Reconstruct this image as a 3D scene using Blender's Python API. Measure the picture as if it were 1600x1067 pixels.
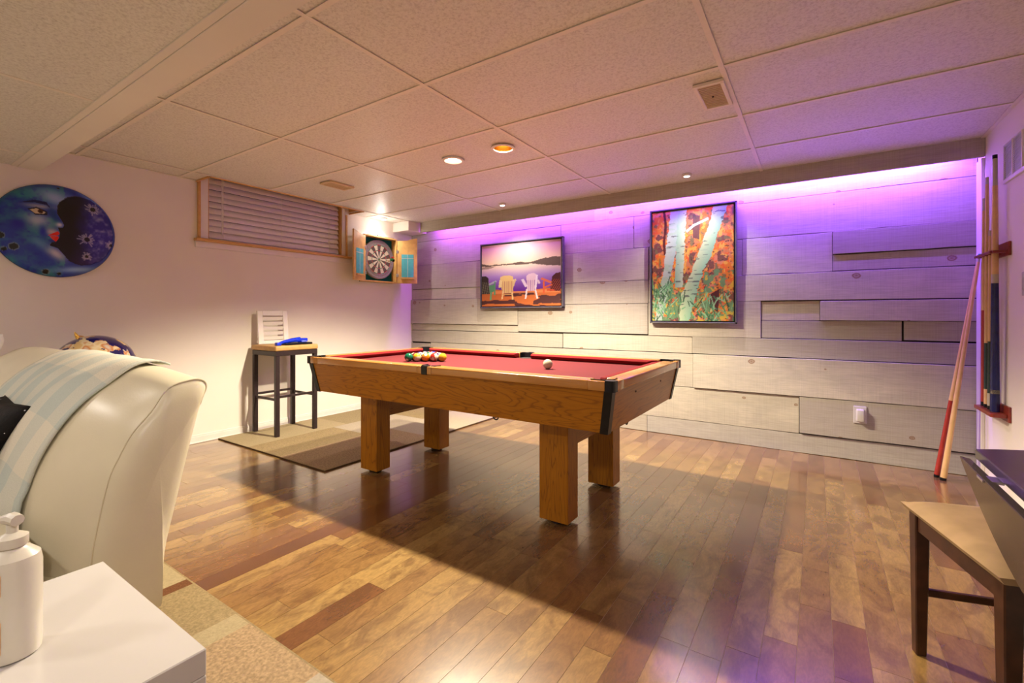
import bpy, bmesh, math, random
import numpy as np
from mathutils import Vector, Matrix

for o in list(bpy.data.objects):
    bpy.data.objects.remove(o, do_unlink=True)
random.seed(7)
SC = bpy.context.scene
COL = SC.collection
PI = math.pi

# ------------------------------------------------------------------ camera
FPX, Y0PX, YAW = 721.9, 492.0, 0.58331          # focal length and horizon in pixels of a 1600x1067 frame
CAM = Vector((2.7925, -1.6151, 1.0521))
cd = bpy.data.cameras.new('camera'); cam = bpy.data.objects.new('camera', cd); COL.objects.link(cam)
cd.sensor_width = 36.0; cd.lens = FPX / 1600 * 36.0
cd.shift_y = (Y0PX - 533.5) / 1600.0
cd.clip_start = 0.02
cam.location = CAM; cam.rotation_euler = (PI / 2, 0, YAW)
SC.camera = cam

# ------------------------------------------------------------------ world, exposure
w = bpy.data.worlds.new('world'); SC.world = w; w.use_nodes = True
w.node_tree.nodes['Background'].inputs[0].default_value = (0.10, 0.09, 0.08, 1)
w.node_tree.nodes['Background'].inputs[1].default_value = 0.3
SC.view_settings.view_transform = 'Standard'
SC.view_settings.look = 'None'
SC.view_settings.gamma = 1.0
SC.view_settings.use_curve_mapping = False
SC.view_settings.exposure = 0.72

WARM = (1.0, 0.87, 0.65)
NEUT = (1.0, 0.91, 0.82)
P_POT, P_SPOT, P_REAR, P_LED, P_DART = 205.0, 31.0, 34.0, 9.0, 1.3

def lamp(name, kind, loc, power, color, **k):
    d = bpy.data.lights.new(name, kind); d.energy = power; d.color = color
    for a, b in k.items():
        if a != 'aim': setattr(d, a, b)
    o = bpy.data.objects.new(name, d); COL.objects.link(o); o.location = loc
    aim = k.get('aim', (0, 0, -1))
    o.rotation_euler = Vector(aim).to_track_quat('-Z', 'Y').to_euler()
    return o

POTS = [(0.638, 0.891), (1.069, 0.889)]
SPOTS = [(-1.33, 1.98), (0.187, 2.16), (1.941, 2.163)]
REARFILLS = [(-0.6, -2.3), (0.9, -2.3), (2.4, -2.3), (3.1, -1.45)]  # fill lamps added behind the camera, out of frame
for p in POTS:
    lamp('pot_light', 'SPOT', (p[0], p[1], 2.145), P_POT, WARM, spot_size=math.radians(134), spot_blend=0.35, shadow_soft_size=0.04)
for p in SPOTS:
    lamp('mini_spot_light', 'SPOT', (p[0], p[1], 2.128), P_SPOT * (0.3 if p[0] < -1 else 1), NEUT, spot_size=math.radians(125), spot_blend=0.6, shadow_soft_size=0.015)
for p in REARFILLS:
    lamp('rear_pot_light', 'SPOT', (p[0], p[1], 1.985), P_REAR, NEUT, spot_size=math.radians(165), spot_blend=0.5, shadow_soft_size=0.09)
LEDSEG = [(-1.0, 0.15, 0.8, (0.50, 0.10, 1.0)), (0.15, 1.3, 0.9, (0.40, 0.09, 1.0)), (1.3, 2.2, 1.1, (0.28, 0.08, 1.0)), (2.2, 3.54, 2.3, (0.24, 0.08, 1.0))]
for a, b, k, c in LEDSEG:
    lamp('led_light', 'AREA', ((a + b) / 2, 2.425, 2.125), P_LED * k * (b - a) / 1.1, c, shape='RECTANGLE', size=b - a, size_y=0.012, aim=(0, 0.55, -0.83))

# ------------------------------------------------------------------ materials
MATS = {}
def lin(c):
    return tuple(((x / 12.92) if x <= 0.04045 else ((x + 0.055) / 1.055) ** 2.4) for x in c)
class NT:
    def __init__(s, name):
        s.m = bpy.data.materials.new(name); s.m.use_nodes = True
        s.t = s.m.node_tree; s.b = s.t.nodes['Principled BSDF']
    def n(s, typ, **k):
        nd = s.t.nodes.new(typ)
        for a, v in k.items():
            if a.startswith('i_'):
                key = a[2:]
                key = int(key) if key.isdigit() else key.replace('_', ' ')
                nd.inputs[key].default_value = v
            else: setattr(nd, a, v)
        return nd
    def l(s, a, b): s.t.links.new(a, b)
    def math(s, op, a, b=None, c=None):
        nd = s.n('ShaderNodeMath', operation=op)
        for i, v in enumerate((a, b, c)):
            if v is None: continue
            if isinstance(v, (int, float)): nd.inputs[i].default_value = v
            else: s.l(v, nd.inputs[i])
        return nd.outputs[0]
    def ramp(s, fac, stops):
        nd = s.n('ShaderNodeValToRGB'); cr = nd.color_ramp
        while len(cr.elements) < len(stops): cr.elements.new(0.5)
        for e, (p, c) in zip(cr.elements, stops):
            e.position = p; e.color = (*c, 1)
        s.l(fac, nd.inputs[0]); return nd.outputs[0]
    def mix(s, fac, a, b, mode='MIX'):
        nd = s.n('ShaderNodeMix', data_type='RGBA', blend_type=mode)
        for i, v in ((0, fac), (6, a), (7, b)):
            if isinstance(v, (int, float)): nd.inputs[i].default_value = v
            elif isinstance(v, tuple): nd.inputs[i].default_value = (*v, 1)
            else: s.l(v, nd.inputs[i])
        return nd.outputs[2]
    def noise(s, vec, scale, detail=3, rough=0.5, dist=0.0):
        nd = s.n('ShaderNodeTexNoise'); nd.inputs['Scale'].default_value = scale
        nd.inputs['Detail'].default_value = detail; nd.inputs['Roughness'].default_value = rough; nd.inputs['Distortion'].default_value = dist
        if vec is not None: s.l(vec, nd.inputs['Vector'])
        return nd.outputs['Fac']
    def coord(s, kind='Object', scale=(1, 1, 1), world=False):
        if world: src = s.n('ShaderNodeNewGeometry').outputs['Position']
        else: src = s.n('ShaderNodeTexCoord').outputs[kind]
        mp = s.n('ShaderNodeMapping'); mp.inputs['Scale'].default_value = scale
        s.l(src, mp.inputs['Vector']); return mp.outputs[0]
    def bump(s, h, strength=0.2, dist=0.01):
        nd = s.n('ShaderNodeBump'); nd.inputs['Strength'].default_value = strength; nd.inputs['Distance'].default_value = dist
        s.l(h, nd.inputs['Height']); s.l(nd.outputs[0], s.b.inputs['Normal'])
    def base(s, v):
        if isinstance(v, tuple): s.b.inputs['Base Color'].default_value = (*v, 1)
        else: s.l(v, s.b.inputs['Base Color'])
    def rough(s, v, spec=0.5):
        s.b.inputs['Roughness'].default_value = v; s.b.inputs['Specular IOR Level'].default_value = spec

def plain(name, c, rough=0.5, spec=0.5, var=0.08, scale=30, bump=0.0, metal=0.0, bscale=None, coat=0.0):
    t = NT(name); v = t.coord('Object')
    f = t.noise(v, scale, 3)
    a = tuple(max(0, x * (1 - var)) for x in c); b = tuple(min(1, x * (1 + var)) for x in c)
    t.base(t.ramp(f, [(0.3, a), (0.7, b)])); t.rough(rough, spec)
    t.b.inputs['Metallic'].default_value = metal
    t.b.inputs['Coat Weight'].default_value = coat
    t.b.inputs['Coat Roughness'].default_value = 0.1
    if bump: t.bump(t.noise(v, bscale or scale * 4, 2), bump, 0.004)
    MATS[name] = t.m; return t.m
def emit(name, c, k):
    t = NT(name); t.base(c); t.b.inputs['Emission Color'].default_value = (*c, 1); t.b.inputs['Emission Strength'].default_value = k
    MATS[name] = t.m; return t.m

plain('paint', (0.76, 0.69, 0.62), 0.75, 0.2, 0.02, 3, 0.03, bscale=300)
plain('white_trim', (0.74, 0.68, 0.64), 0.4, 0.4, 0.03, 12)
plain('black_plastic', (0.006, 0.006, 0.008), 0.3, 0.22, 0.2)
plain('black_metal', (0.02, 0.016, 0.018), 0.4, 0.5, 0.2)
plain('brown_metal', (0.026, 0.016, 0.017), 0.35, 0.3, 0.15)
plain('felt', (0.118, 0.018, 0.021), 0.9, 0.15, 0.05, 200, 0.08, bscale=900)
plain('felt_side', (0.15, 0.006, 0.008), 0.85, 0.15, 0.05, 200)
plain('leather', (0.66, 0.60, 0.44), 0.32, 0.45, 0.03, 6, 0.06, bscale=160)
plain('white_lacquer', (0.52, 0.49, 0.465), 0.25, 0.5, 0.01, 5)
plain('vinyl_tan', (0.47, 0.27, 0.09), 0.5, 0.4, 0.12, 25)
plain('steel', (0.6, 0.6, 0.6), 0.3, 0.5, 0.05, metal=1.0)
plain('gold', (0.8, 0.5, 0.12), 0.25, 0.5, 0.08, metal=1.0)
plain('blue_plastic', (0.006, 0.03, 0.55), 0.25, 0.5, 0.2, 40)
plain('light_wood', (0.62, 0.36, 0.12), 0.4, 0.4, 0.15, 18)
plain('red_wood', (0.22, 0.03, 0.018), 0.3, 0.5, 0.25, 30)
plain('maple', (0.66, 0.42, 0.17), 0.25, 0.5, 0.08, 20)
plain('cue_red', (0.33, 0.03, 0.02), 0.25, 0.5, 0.1)
plain('cue_blue', (0.008, 0.012, 0.10), 0.2, 0.5, 0.2)
plain('cue_green', (0.01, 0.035, 0.03), 0.25, 0.5, 0.2)
plain('ivory', (0.46, 0.41, 0.30), 0.15, 0.5, 0.02)
plain('dark_wood', (0.048, 0.017, 0.008), 0.3, 0.32, 0.35, 22)
plain('espresso', (0.045, 0.032, 0.026), 0.22, 0.5, 0.2, 15)
plain('microfiber', (0.34, 0.225, 0.115), 0.85, 0.2, 0.18, 9)
plain('vent_beige', (0.62, 0.47, 0.28), 0.5, 0.4, 0.04)
plain('vent_dark', (0.20, 0.12, 0.05), 0.6, 0.3, 0.1)
plain('vent_grey', (0.74, 0.76, 0.82), 0.45, 0.4, 0.04)
plain('frame_black', (0.02, 0.018, 0.02), 0.4, 0.5, 0.2)
plain('frame_grey', (0.085, 0.08, 0.085), 0.35, 0.5, 0.2)
plain('teal_felt', (0.01, 0.10, 0.09), 0.9, 0.1, 0.15, 90)
plain('chalk_teal', (0.09, 0.42, 0.48), 0.7, 0.2, 0.08, 40)
plain('dart_rim', (0.30, 0.27, 0.27), 0.8, 0.2, 0.1, 80)  # black rim painted pale grey, lamp glare put into the colour
plain('dart_seg', (0.13, 0.10, 0.09), 0.8, 0.2, 0.2, 80)  # black segments lightened to carry the same glare
plain('dart_black', (0.035, 0.03, 0.03), 0.8, 0.2, 0.2, 80)
plain('dart_cream', (0.72, 0.66, 0.48), 0.85, 0.2, 0.08, 80)
plain('dart_red', (0.50, 0.04, 0.03), 0.85, 0.2, 0.1, 80)
plain('dart_green', (0.03, 0.25, 0.10), 0.85, 0.2, 0.1, 80)
plain('bottle_white', (0.66, 0.62, 0.53), 0.3, 0.5, 0.01)
plain('label_orange', (0.80, 0.42, 0.05), 0.45, 0.4, 0.25, 30)
plain('label_green', (0.25, 0.45, 0.12), 0.45, 0.4, 0.1)
plain('slat_white', (0.78, 0.71, 0.73), 0.4, 0.4, 0.02)
plain('cord_white', (0.75, 0.70, 0.62), 0.7, 0.2, 0.03)
plain('subfloor', (0.42, 0.29, 0.17), 0.6, 0.3, 0.1)  # light tan paints bright glints into the plank seams
plain('board_back', (0.05, 0.042, 0.035), 0.9, 0.1, 0.1)
plain('cushion_white', (0.78, 0.75, 0.72), 0.85, 0.2, 0.03, 40, 0.05)
plain('rug_tan', (0.25, 0.185, 0.098), 0.95, 0.1, 0.22, 120, 0.4, bscale=700)
plain('rug_cream', (0.32, 0.255, 0.15), 0.95, 0.1, 0.12, 120, 0.4, bscale=700)
plain('rug_brown', (0.13, 0.055, 0.025), 0.95, 0.1, 0.25, 160, 0.4, bscale=700)
plain('rug_mid', (0.31, 0.215, 0.125), 0.95, 0.1, 0.25, 100, 0.4, bscale=700)
plain('rug_olive', (0.26, 0.205, 0.115), 0.95, 0.1, 0.2, 100, 0.4, bscale=700)
plain('rug_pale', (0.34, 0.285, 0.215), 0.95, 0.1, 0.1, 100, 0.3, bscale=700)
plain('rug_edge', (0.06, 0.035, 0.02), 0.95, 0.1, 0.1)
plain('grid_bar', (0.78, 0.71, 0.62), 0.4, 0.4, 0.03)
emit('bulb_warm', (1.0, 0.80, 0.55), 6.0)
emit('bulb_white', (1.0, 0.92, 0.85), 9.0)
emit('led_emit', (0.5, 0.16, 1.0), 6.0)

def mk_floor():
    t = NT('floor_wood')
    oi = t.n('ShaderNodeObjectInfo'); ge = t.n('ShaderNodeNewGeometry')
    r = t.math('FRACT', t.math('ADD', oi.outputs['Random'], ge.outputs['Random Per Island']))
    r2 = t.math('FRACT', t.math('MULTIPLY', r, 17.31))
    pos = ge.outputs['Position']
    off = t.n('ShaderNodeCombineXYZ'); t.l(t.math('MULTIPLY', r, 37.0), off.inputs[0]); t.l(t.math('MULTIPLY', r2, 53.0), off.inputs[1])
    va = t.n('ShaderNodeVectorMath', operation='ADD'); t.l(pos, va.inputs[0]); t.l(off.outputs[0], va.inputs[1])
    mp = t.n('ShaderNodeMapping'); mp.inputs['Scale'].default_value = (1, 0.28, 1); t.l(va.outputs[0], mp.inputs[0])
    mp2 = t.n('ShaderNodeMapping'); mp2.inputs['Scale'].default_value = (1, 0.55, 1); t.l(va.outputs[0], mp2.inputs[0])
    base = t.ramp(r, [(0.0, (0.10, 0.036, 0.014)), (0.04, (0.175, 0.074, 0.026)), (0.35, (0.228, 0.120, 0.041)), (0.8, (0.285, 0.166, 0.056)), (1.0, (0.34, 0.212, 0.076))])
    blot = t.noise(mp2.outputs[0], 9.0, 4, 0.6, 1.2)
    c = t.mix(t.math('MULTIPLY', t.ramp(blot, [(0.38, (1, 1, 1)), (0.56, (0, 0, 0))]), 0.55), base, (0.095, 0.040, 0.017), 'MIX')
    fine = t.noise(mp.outputs[0], 60.0, 4, 0.6, 2.5)
    c = t.mix(0.35, c, t.ramp(fine, [(0.35, (0.45, 0.45, 0.45)), (0.65, (1.25, 1.2, 1.1))]), 'MULTIPLY')
    t.base(c); t.rough(0.26, 0.5)
    t.b.inputs['Coat Weight'].default_value = 0.9; t.b.inputs['Coat Roughness'].default_value = 0.13
    t.bump(fine, 0.015, 0.002)
    MATS['floor_wood'] = t.m
mk_floor()

def mk_board():
    t = NT('whitewashed_board')
    oi = t.n('ShaderNodeObjectInfo'); ge = t.n('ShaderNodeNewGeometry'); r = oi.outputs['Random']
    off = t.n('ShaderNodeCombineXYZ'); t.l(t.math('MULTIPLY', r, 91.0), off.inputs[0]); t.l(t.math('MULTIPLY', r, 47.0), off.inputs[2])
    va = t.n('ShaderNodeVectorMath', operation='ADD'); t.l(ge.outputs['Position'], va.inputs[0]); t.l(off.outputs[0], va.inputs[1])
    def mp(s):
        m = t.n('ShaderNodeMapping'); m.inputs['Scale'].default_value = s; t.l(va.outputs[0], m.inputs[0]); return m.outputs[0]
    base = t.ramp(r, [(0.0, (0.36, 0.325, 0.28)), (0.35, (0.46, 0.415, 0.35)), (0.7, (0.52, 0.475, 0.40)), (1.0, (0.42, 0.39, 0.36))])
    cloud = t.noise(mp((1.2, 1, 3.5)), 2.2, 4, 0.6, 0.8)
    c = t.mix(t.math('MULTIPLY', t.ramp(cloud, [(0.40, (1, 1, 1)), (0.62, (0, 0, 0))]), 0.5), base, (0.38, 0.345, 0.31))
    grain = t.noise(mp((1.5, 1, 34)), 4.0, 5, 0.65, 0.6)
    c = t.mix(0.35, c, t.ramp(grain, [(0.35, (0.66, 0.64, 0.6)), (0.62, (1.12, 1.11, 1.08))]), 'MULTIPLY')
    saw = t.noise(mp((95, 1, 1.2)), 2.0, 3, 0.6, 0.2)
    c = t.mix(0.22, c, t.ramp(saw, [(0.38, (0.72, 0.72, 0.72)), (0.6, (1.1, 1.1, 1.1))]), 'MULTIPLY')
    vo = t.n('ShaderNodeTexVoronoi', voronoi_dimensions='2D'); vo.inputs['Scale'].default_value = 3.2; vo.inputs['Randomness'].default_value = 1.0
    wob = t.noise(mp((1, 1, 1)), 30, 2)
    vm = t.n('ShaderNodeVectorMath', operation='MULTIPLY_ADD'); cw = t.n('ShaderNodeCombineXYZ'); t.l(wob, cw.inputs[0]); t.l(wob, cw.inputs[2])
    t.l(cw.outputs[0], vm.inputs[0]); vm.inputs[1].default_value = (0.012, 0, 0.012); t.l(mp((0.85, 0.0, 1.1)), vm.inputs[2])
    sx = t.n('ShaderNodeSeparateXYZ'); t.l(vm.outputs[0], sx.inputs[0]); cx_ = t.n('ShaderNodeCombineXYZ'); t.l(sx.outputs[0], cx_.inputs[0]); t.l(sx.outputs[2], cx_.inputs[1]); t.l(cx_.outputs[0], vo.inputs['Vector'])
    sep = t.n('ShaderNodeSeparateColor'); t.l(vo.outputs['Color'], sep.inputs[0])
    size = t.math('MULTIPLY_ADD', sep.outputs[0], 0.07, 0.022)
    kd = t.math('DIVIDE', vo.outputs['Distance'], size)
    km = t.ramp(kd, [(0.0, (0.85, 0.85, 0.85)), (0.5, (0.4, 0.4, 0.4)), (0.72, (0.95, 0.95, 0.95)), (0.9, (0.4, 0.4, 0.4)), (1.0, (0, 0, 0))])
    km = t.math('MULTIPLY', km, t.math('GREATER_THAN', sep.outputs[1], 0.66))
    c = t.mix(km, c, (0.20, 0.10, 0.05))
    t.base(c); t.rough(0.75, 0.25)
    t.bump(t.math('ADD', grain, t.math('MULTIPLY', saw, 0.7)), 0.25, 0.003)
    MATS['whitewashed_board'] = t.m
mk_board()

def mk_oak(name, axis):
    t = NT(name)
    sc = {'x': (0.35, 3.0, 3.0), 'y': (3.0, 0.35, 3.0), 'z': (3.0, 3.0, 0.30)}[axis]
    v = t.coord('Object', sc)
    warp = t.noise(v, 1.5, 4, 0.6, 0.5)
    rings = t.math('FRACT', t.math('MULTIPLY', warp, 26.0))
    ln = t.ramp(rings, [(0.0, (1, 1, 1)), (0.12, (0.25, 0.25, 0.25)), (0.5, (0, 0, 0)), (0.85, (0.15, 0.15, 0.15)), (1.0, (1, 1, 1))])
    v2 = t.coord('Object', tuple(9 * s if s > 1 else s * 5 for s in sc))
    fine = t.noise(v2, 6.0, 4, 0.7)
    c = t.mix(fine, (0.25, 0.082, 0.003), (0.41, 0.162, 0.008))
    c = t.mix(t.math('MULTIPLY', ln, t.math('MULTIPLY_ADD', fine, 1.0, 0.1)), c, (0.10, 0.026, 0.005))
    t.base(c); t.rough(0.3, 0.28); t.bump(fine, 0.04, 0.002)
    MATS[name] = t.m
mk_oak('oak_x', 'x'); mk_oak('oak_y', 'y'); mk_oak('oak_z', 'z')

def mk_rail(name, axis):
    t = NT(name); sc = {'x': (0.6, 14, 14), 'y': (14, 0.6, 14)}[axis]
    f = t.noise(t.coord('Object', sc), 4.0, 4, 0.6)
    t.base(t.mix(f, (0.34, 0.135, 0.022), (0.46, 0.21, 0.045))); t.rough(0.22, 0.5)
    t.b.inputs['Coat Weight'].default_value = 0.3
    MATS[name] = t.m
mk_rail('rail_x', 'x'); mk_rail('rail_y', 'y')

def mk_pine(name='pine_trim'):
    t = NT(name); f = t.noise(t.coord('Object', (12, 1.2, 14)), 3.0, 3)
    t.base(t.mix(f, (0.52, 0.26, 0.07), (0.68, 0.40, 0.14))); t.rough(0.4, 0.4); MATS[name] = t.m
mk_pine()

def mk_tile():
    t = NT('ceiling_tile'); v = t.coord(world=True)
    f = t.noise(v, 85, 5, 0.75, 0.4); g = t.noise(v, 2.0, 2)
    c = t.ramp(f, [(0.36, (0.55, 0.51, 0.45)), (0.52, (0.72, 0.69, 0.62)), (0.7, (0.78, 0.75, 0.68))])
    t.base(c); t.rough(0.42, 0.5); t.bump(f, 0.35, 0.004)
    MATS['ceiling_tile'] = t.m
mk_tile()

def mk_vcol(name, rough=0.5, spec=0.4, coat=0.0):
    t = NT(name); a = t.n('ShaderNodeVertexColor', layer_name='Col')
    f = t.noise(t.coord('Object'), 260, 2)
    t.base(t.mix(0.25, a.outputs[0], t.ramp(f, [(0.3, (0.85, 0.85, 0.85)), (0.7, (1.1, 1.1, 1.1))]), 'MULTIPLY'))
    t.rough(rough, spec); t.b.inputs['Coat Weight'].default_value = coat; MATS[name] = t.m
mk_vcol('canvas_print', 0.55, 0.3); mk_vcol('painted_clay', 0.3, 0.5)

def mk_plaid():
    t = NT('plaid_blanket'); u = t.n('ShaderNodeUVMap', uv_map='UVMap').outputs[0]
    s = t.n('ShaderNodeSeparateXYZ'); t.l(u, s.inputs[0])
    def band(x, per, duty, ph):
        return t.math('LESS_THAN', t.math('FRACT', t.math('MULTIPLY_ADD', x, 1 / per, ph)), duty)
    a = t.math('MULTIPLY', band(s.outputs[0], 0.155, 0.52, 0.3), 0.55); b = t.math('MULTIPLY', band(s.outputs[1], 0.34, 0.52, 0.42), 0.45)
    m = t.math('MULTIPLY', t.math('ADD', a, b), 0.95)
    f = t.noise(u, 240, 2)
    c = t.mix(m, (0.66, 0.62, 0.51), (0.46, 0.51, 0.47))
    t.base(t.mix(0.3, c, t.ramp(f, [(0.3, (0.8, 0.8, 0.8)), (0.7, (1.1, 1.1, 1.1))]), 'MULTIPLY')); t.rough(0.95, 0.1)
    t.bump(f, 0.3, 0.003); MATS['plaid_blanket'] = t.m
mk_plaid()

def mk_sequin():
    t = NT('sequin_black'); v = t.coord('Object')
    vo = t.n('ShaderNodeTexVoronoi'); vo.inputs['Scale'].default_value = 55; t.l(v, vo.inputs['Vector'])
    d = t.math('LESS_THAN', vo.outputs['Distance'], 0.13)
    sep = t.n('ShaderNodeSeparateColor'); t.l(vo.outputs['Color'], sep.inputs[0])
    d = t.math('MULTIPLY', d, t.math('GREATER_THAN', sep.outputs[0], 0.72))
    t.base(t.mix(d, (0.006, 0.005, 0.005), (0.7, 0.7, 0.75))); t.rough(0.7, 0.2)
    t.bump(t.noise(v, 120, 2), 0.4, 0.004); MATS['sequin_black'] = t.m
mk_sequin()

def mk_globe():
    t = NT('globe_stone'); v = t.coord('Object')
    land = t.noise(v, 6.5, 5, 0.55, 0.3); col = t.noise(v, 15, 1)
    lc = t.ramp(col, [(0.35, (0.62, 0.42, 0.18)), (0.45, (0.72, 0.60, 0.38)), (0.52, (0.55, 0.20, 0.05)), (0.6, (0.60, 0.52, 0.42)), (0.7, (0.35, 0.30, 0.32))])
    c = t.mix(t.math('GREATER_THAN', land, 0.53), (0.012, 0.009, 0.10), lc)
    t.base(c); t.rough(0.12, 0.5); t.b.inputs['Coat Weight'].default_value = 0.6; MATS['globe_stone'] = t.m
mk_globe()

def mk_ball(name, c, stripe):
    t = NT(name); s = t.n('ShaderNodeSeparateXYZ'); t.l(t.n('ShaderNodeTexCoord').outputs['Object'], s.inputs[0])
    R = 0.0286
    white = (0.40, 0.36, 0.27)
    spot = t.math('GREATER_THAN', t.math('ABSOLUTE', s.outputs[0]), R * 0.91)
    if stripe:
        band = t.math('LESS_THAN', t.math('ABSOLUTE', s.outputs[2]), R * 0.55)
        col = t.mix(band, white, c)
    else: col = t.mix(0.0, c, c)
    t.base(t.mix(spot, col, white)); t.rough(0.08, 0.5); MATS[name] = t.m
BALLC = {k_: tuple(0.55 * x_ for x_ in v_) for k_, v_ in {'yellow': (0.80, 0.42, 0.02), 'blue': (0.02, 0.04, 0.35), 'red': (0.55, 0.03, 0.02), 'purple': (0.09, 0.02, 0.16), 'orange': (0.85, 0.24, 0.01), 'green': (0.01, 0.16, 0.08), 'maroon': (0.17, 0.015, 0.02), 'black': (0.01, 0.01, 0.01)}.items()}
for k, c in BALLC.items():
    mk_ball('ball_' + k, c, False)
    if k != 'black': mk_ball('stripe_' + k, c, True)

# ------------------------------------------------------------------ geometry helpers
class MB:
    def __init__(s): s.v, s.f, s.mi = [], [], []
    def add(s, vs, fs, m=0):
        b = len(s.v); s.v += [tuple(map(float, p)) for p in vs]; s.f += [tuple(i + b for i in f) for f in fs]; s.mi += [m] * len(fs); return s
    def box(s, x0, x1, y0, y1, z0, z1, m=0):
        v = [(x, y, z) for z in (z0, z1) for y in (y0, y1) for x in (x0, x1)]
        return s.add(v, [(0, 2, 3, 1), (4, 5, 7, 6), (0, 1, 5, 4), (2, 6, 7, 3), (0, 4, 6, 2), (1, 3, 7, 5)], m)
    def hexa(s, b, t, m=0):        # bottom quad, top quad, counter-clockwise from above
        return s.add(list(b) + list(t), [(3, 2, 1, 0), (4, 5, 6, 7), (0, 1, 5, 4), (1, 2, 6, 5), (2, 3, 7, 6), (3, 0, 4, 7)], m)
    def prism(s, poly, z0, z1, fn=None, m=0):
        n = len(poly); fn = fn or (lambda a, b, c: (a, b, c))
        v = [fn(p[0], p[1], z0) for p in poly] + [fn(p[0], p[1], z1) for p in poly]
        return s.add(v, [tuple(range(n))[::-1], tuple(range(n, 2 * n))] + [(i, (i + 1) % n, n + (i + 1) % n, n + i) for i in range(n)], m)
    def tube(s, pts, r, seg=10, m=0, caps=True, closed=False):
        pts = [Vector(p) for p in pts]; n = len(pts); rs = r if hasattr(r, '__len__') else [r] * n
        vs, fs = [], []
        up = None
        for i, p in enumerate(pts):
            a = pts[(i - 1) % n] if (i or closed) else p; b = pts[(i + 1) % n] if (i < n - 1 or closed) else p
            d = (b - a).normalized()
            if up is None: up = Vector((0, 0, 1)) if abs(d.z) < 0.9 else Vector((1, 0, 0))
            x = d.cross(up).normalized(); y = x.cross(d).normalized(); up = y
            for k in range(seg):
                th = 2 * PI * k / seg; vs.append(p + (x * math.cos(th) + y * math.sin(th)) * rs[i])
        for i in range(n if closed else n - 1):
            j = (i + 1) % n
            for k in range(seg):
                k2 = (k + 1) % seg; fs.append((i * seg + k, i * seg + k2, j * seg + k2, j * seg + k))
        if caps and not closed: fs += [tuple(range(seg))[::-1], tuple((n - 1) * seg + k for k in range(seg))]
        return s.add(vs, fs, m)
    def lathe(s, prof, c=(0, 0, 0), seg=24, m=0, fn=None):
        vs, fs = [], []; n = len(prof)
        for r, z in prof:
            for k in range(seg):
                th = 2 * PI * k / seg; p = (r * math.cos(th), r * math.sin(th), z)
                if fn: p = fn(*p)
                vs.append((p[0] + c[0], p[1] + c[1], p[2] + c[2]))
        for i in range(n - 1):
            for k in range(seg):
                k2 = (k + 1) % seg; fs.append((i * seg + k, i * seg + k2, (i + 1) * seg + k2, (i + 1) * seg + k))
        fs += [tuple(range(seg))[::-1], tuple((n - 1) * seg + k for k in range(seg))]
        return s.add(vs, fs, m)
    def sphere(s, c, r, seg=20, rings=12, m=0, sc=(1, 1, 1)):
        prof = [(max(1e-4, r * math.sin(PI * i / rings)), -r * math.cos(PI * i / rings)) for i in range(rings + 1)]
        return s.lathe(prof, c, seg, m, lambda x, y, z: (x * sc[0], y * sc[1], z * sc[2]))
    def surf(s, rows, m=0, closed=False):
        b = []; nr, nc = len(rows), len(rows[0]); fs = []
        for r in rows: b += r
        for i in range(nr - 1):
            for j in range(nc if closed else nc - 1):
                k = (j + 1) % nc; fs.append((i * nc + j, i * nc + k, (i + 1) * nc + k, (i + 1) * nc + j))
        return s.add(b, fs, m)
    def mesh(s, name, mats, bevel=0, seg=1, smooth=False, off=(0, 0, 0), inv=None, sub=0):
        me = bpy.data.meshes.new(name)
        vs = [inv @ Vector(p) for p in s.v] if inv is not None else [Vector(p) - Vector(off) for p in s.v]
        me.from_pydata(vs, [], s.f)
        for mm in (mats if isinstance(mats, (list, tuple)) else [mats]): me.materials.append(MATS[mm])
        for p, i in zip(me.polygons, s.mi): p.material_index = i
        bm = bmesh.new(); bm.from_mesh(me)
        bmesh.ops.recalc_face_normals(bm, faces=bm.faces)
        if bevel:
            ed = [e for e in bm.edges if len(e.link_faces) == 2 and e.calc_face_angle(0) > 0.5]
            bmesh.ops.bevel(bm, geom=ed, offset=bevel, segments=seg, profile=0.5, affect='EDGES', clamp_overlap=True)
        if smooth:
            for f in bm.faces: f.smooth = True
            for e in bm.edges:
                if len(e.link_faces) == 2 and e.calc_face_angle(0) > 0.6: e.smooth = False
        bm.to_mesh(me); bm.free(); me.update()
        return me
XF = {}
def link(o, parent=None):
    COL.objects.link(o)
    if parent is not None: o.parent = parent
    return o
def tag(o, label=None, cat=None, group=None, kind=None):
    if label: o['label'] = label
    if cat: o['category'] = cat
    if group: o['group'] = group
    if kind: o['kind'] = kind
    return o
def thing(name, label, cat, loc, rz=0.0, group=None, kind=None):
    o = bpy.data.objects.new(name, None); link(o); o.location = loc; o.rotation_euler = (0, 0, rz); o.empty_display_size = 0.05
    XF[o.name] = Matrix.Translation(Vector(loc)) @ Matrix.Rotation(rz, 4, 'Z')
    return tag(o, label, cat, group, kind)
def part(mb, name, mats, parent, bevel=0, seg=1, smooth=False, world=True, label=None):
    inv = None
    root = parent
    while root.parent: root = root.parent
    if world and root.name in XF: inv = XF[root.name].inverted()
    if parent is not root and parent.name in XF and world: inv = XF[parent.name].inverted()
    me = mb.mesh(name, mats, bevel, seg, smooth, inv=inv)
    o = bpy.data.objects.new(name, me); link(o, parent)
    if label: o['label'] = label
    return o
def solo(mb, name, mats, label, cat, bevel=0, seg=1, smooth=False, group=None, kind=None, label_only=False):
    a = np.array(mb.v); lo, hi = a.min(0), a.max(0); off = ((lo[0] + hi[0]) / 2, (lo[1] + hi[1]) / 2, lo[2])
    o = bpy.data.objects.new(name, mb.mesh(name, mats, bevel, seg, smooth, off=off)); link(o); o.location = off
    XF[o.name] = Matrix.Translation(Vector(off))
    return tag(o, label, cat, group, kind)
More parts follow.
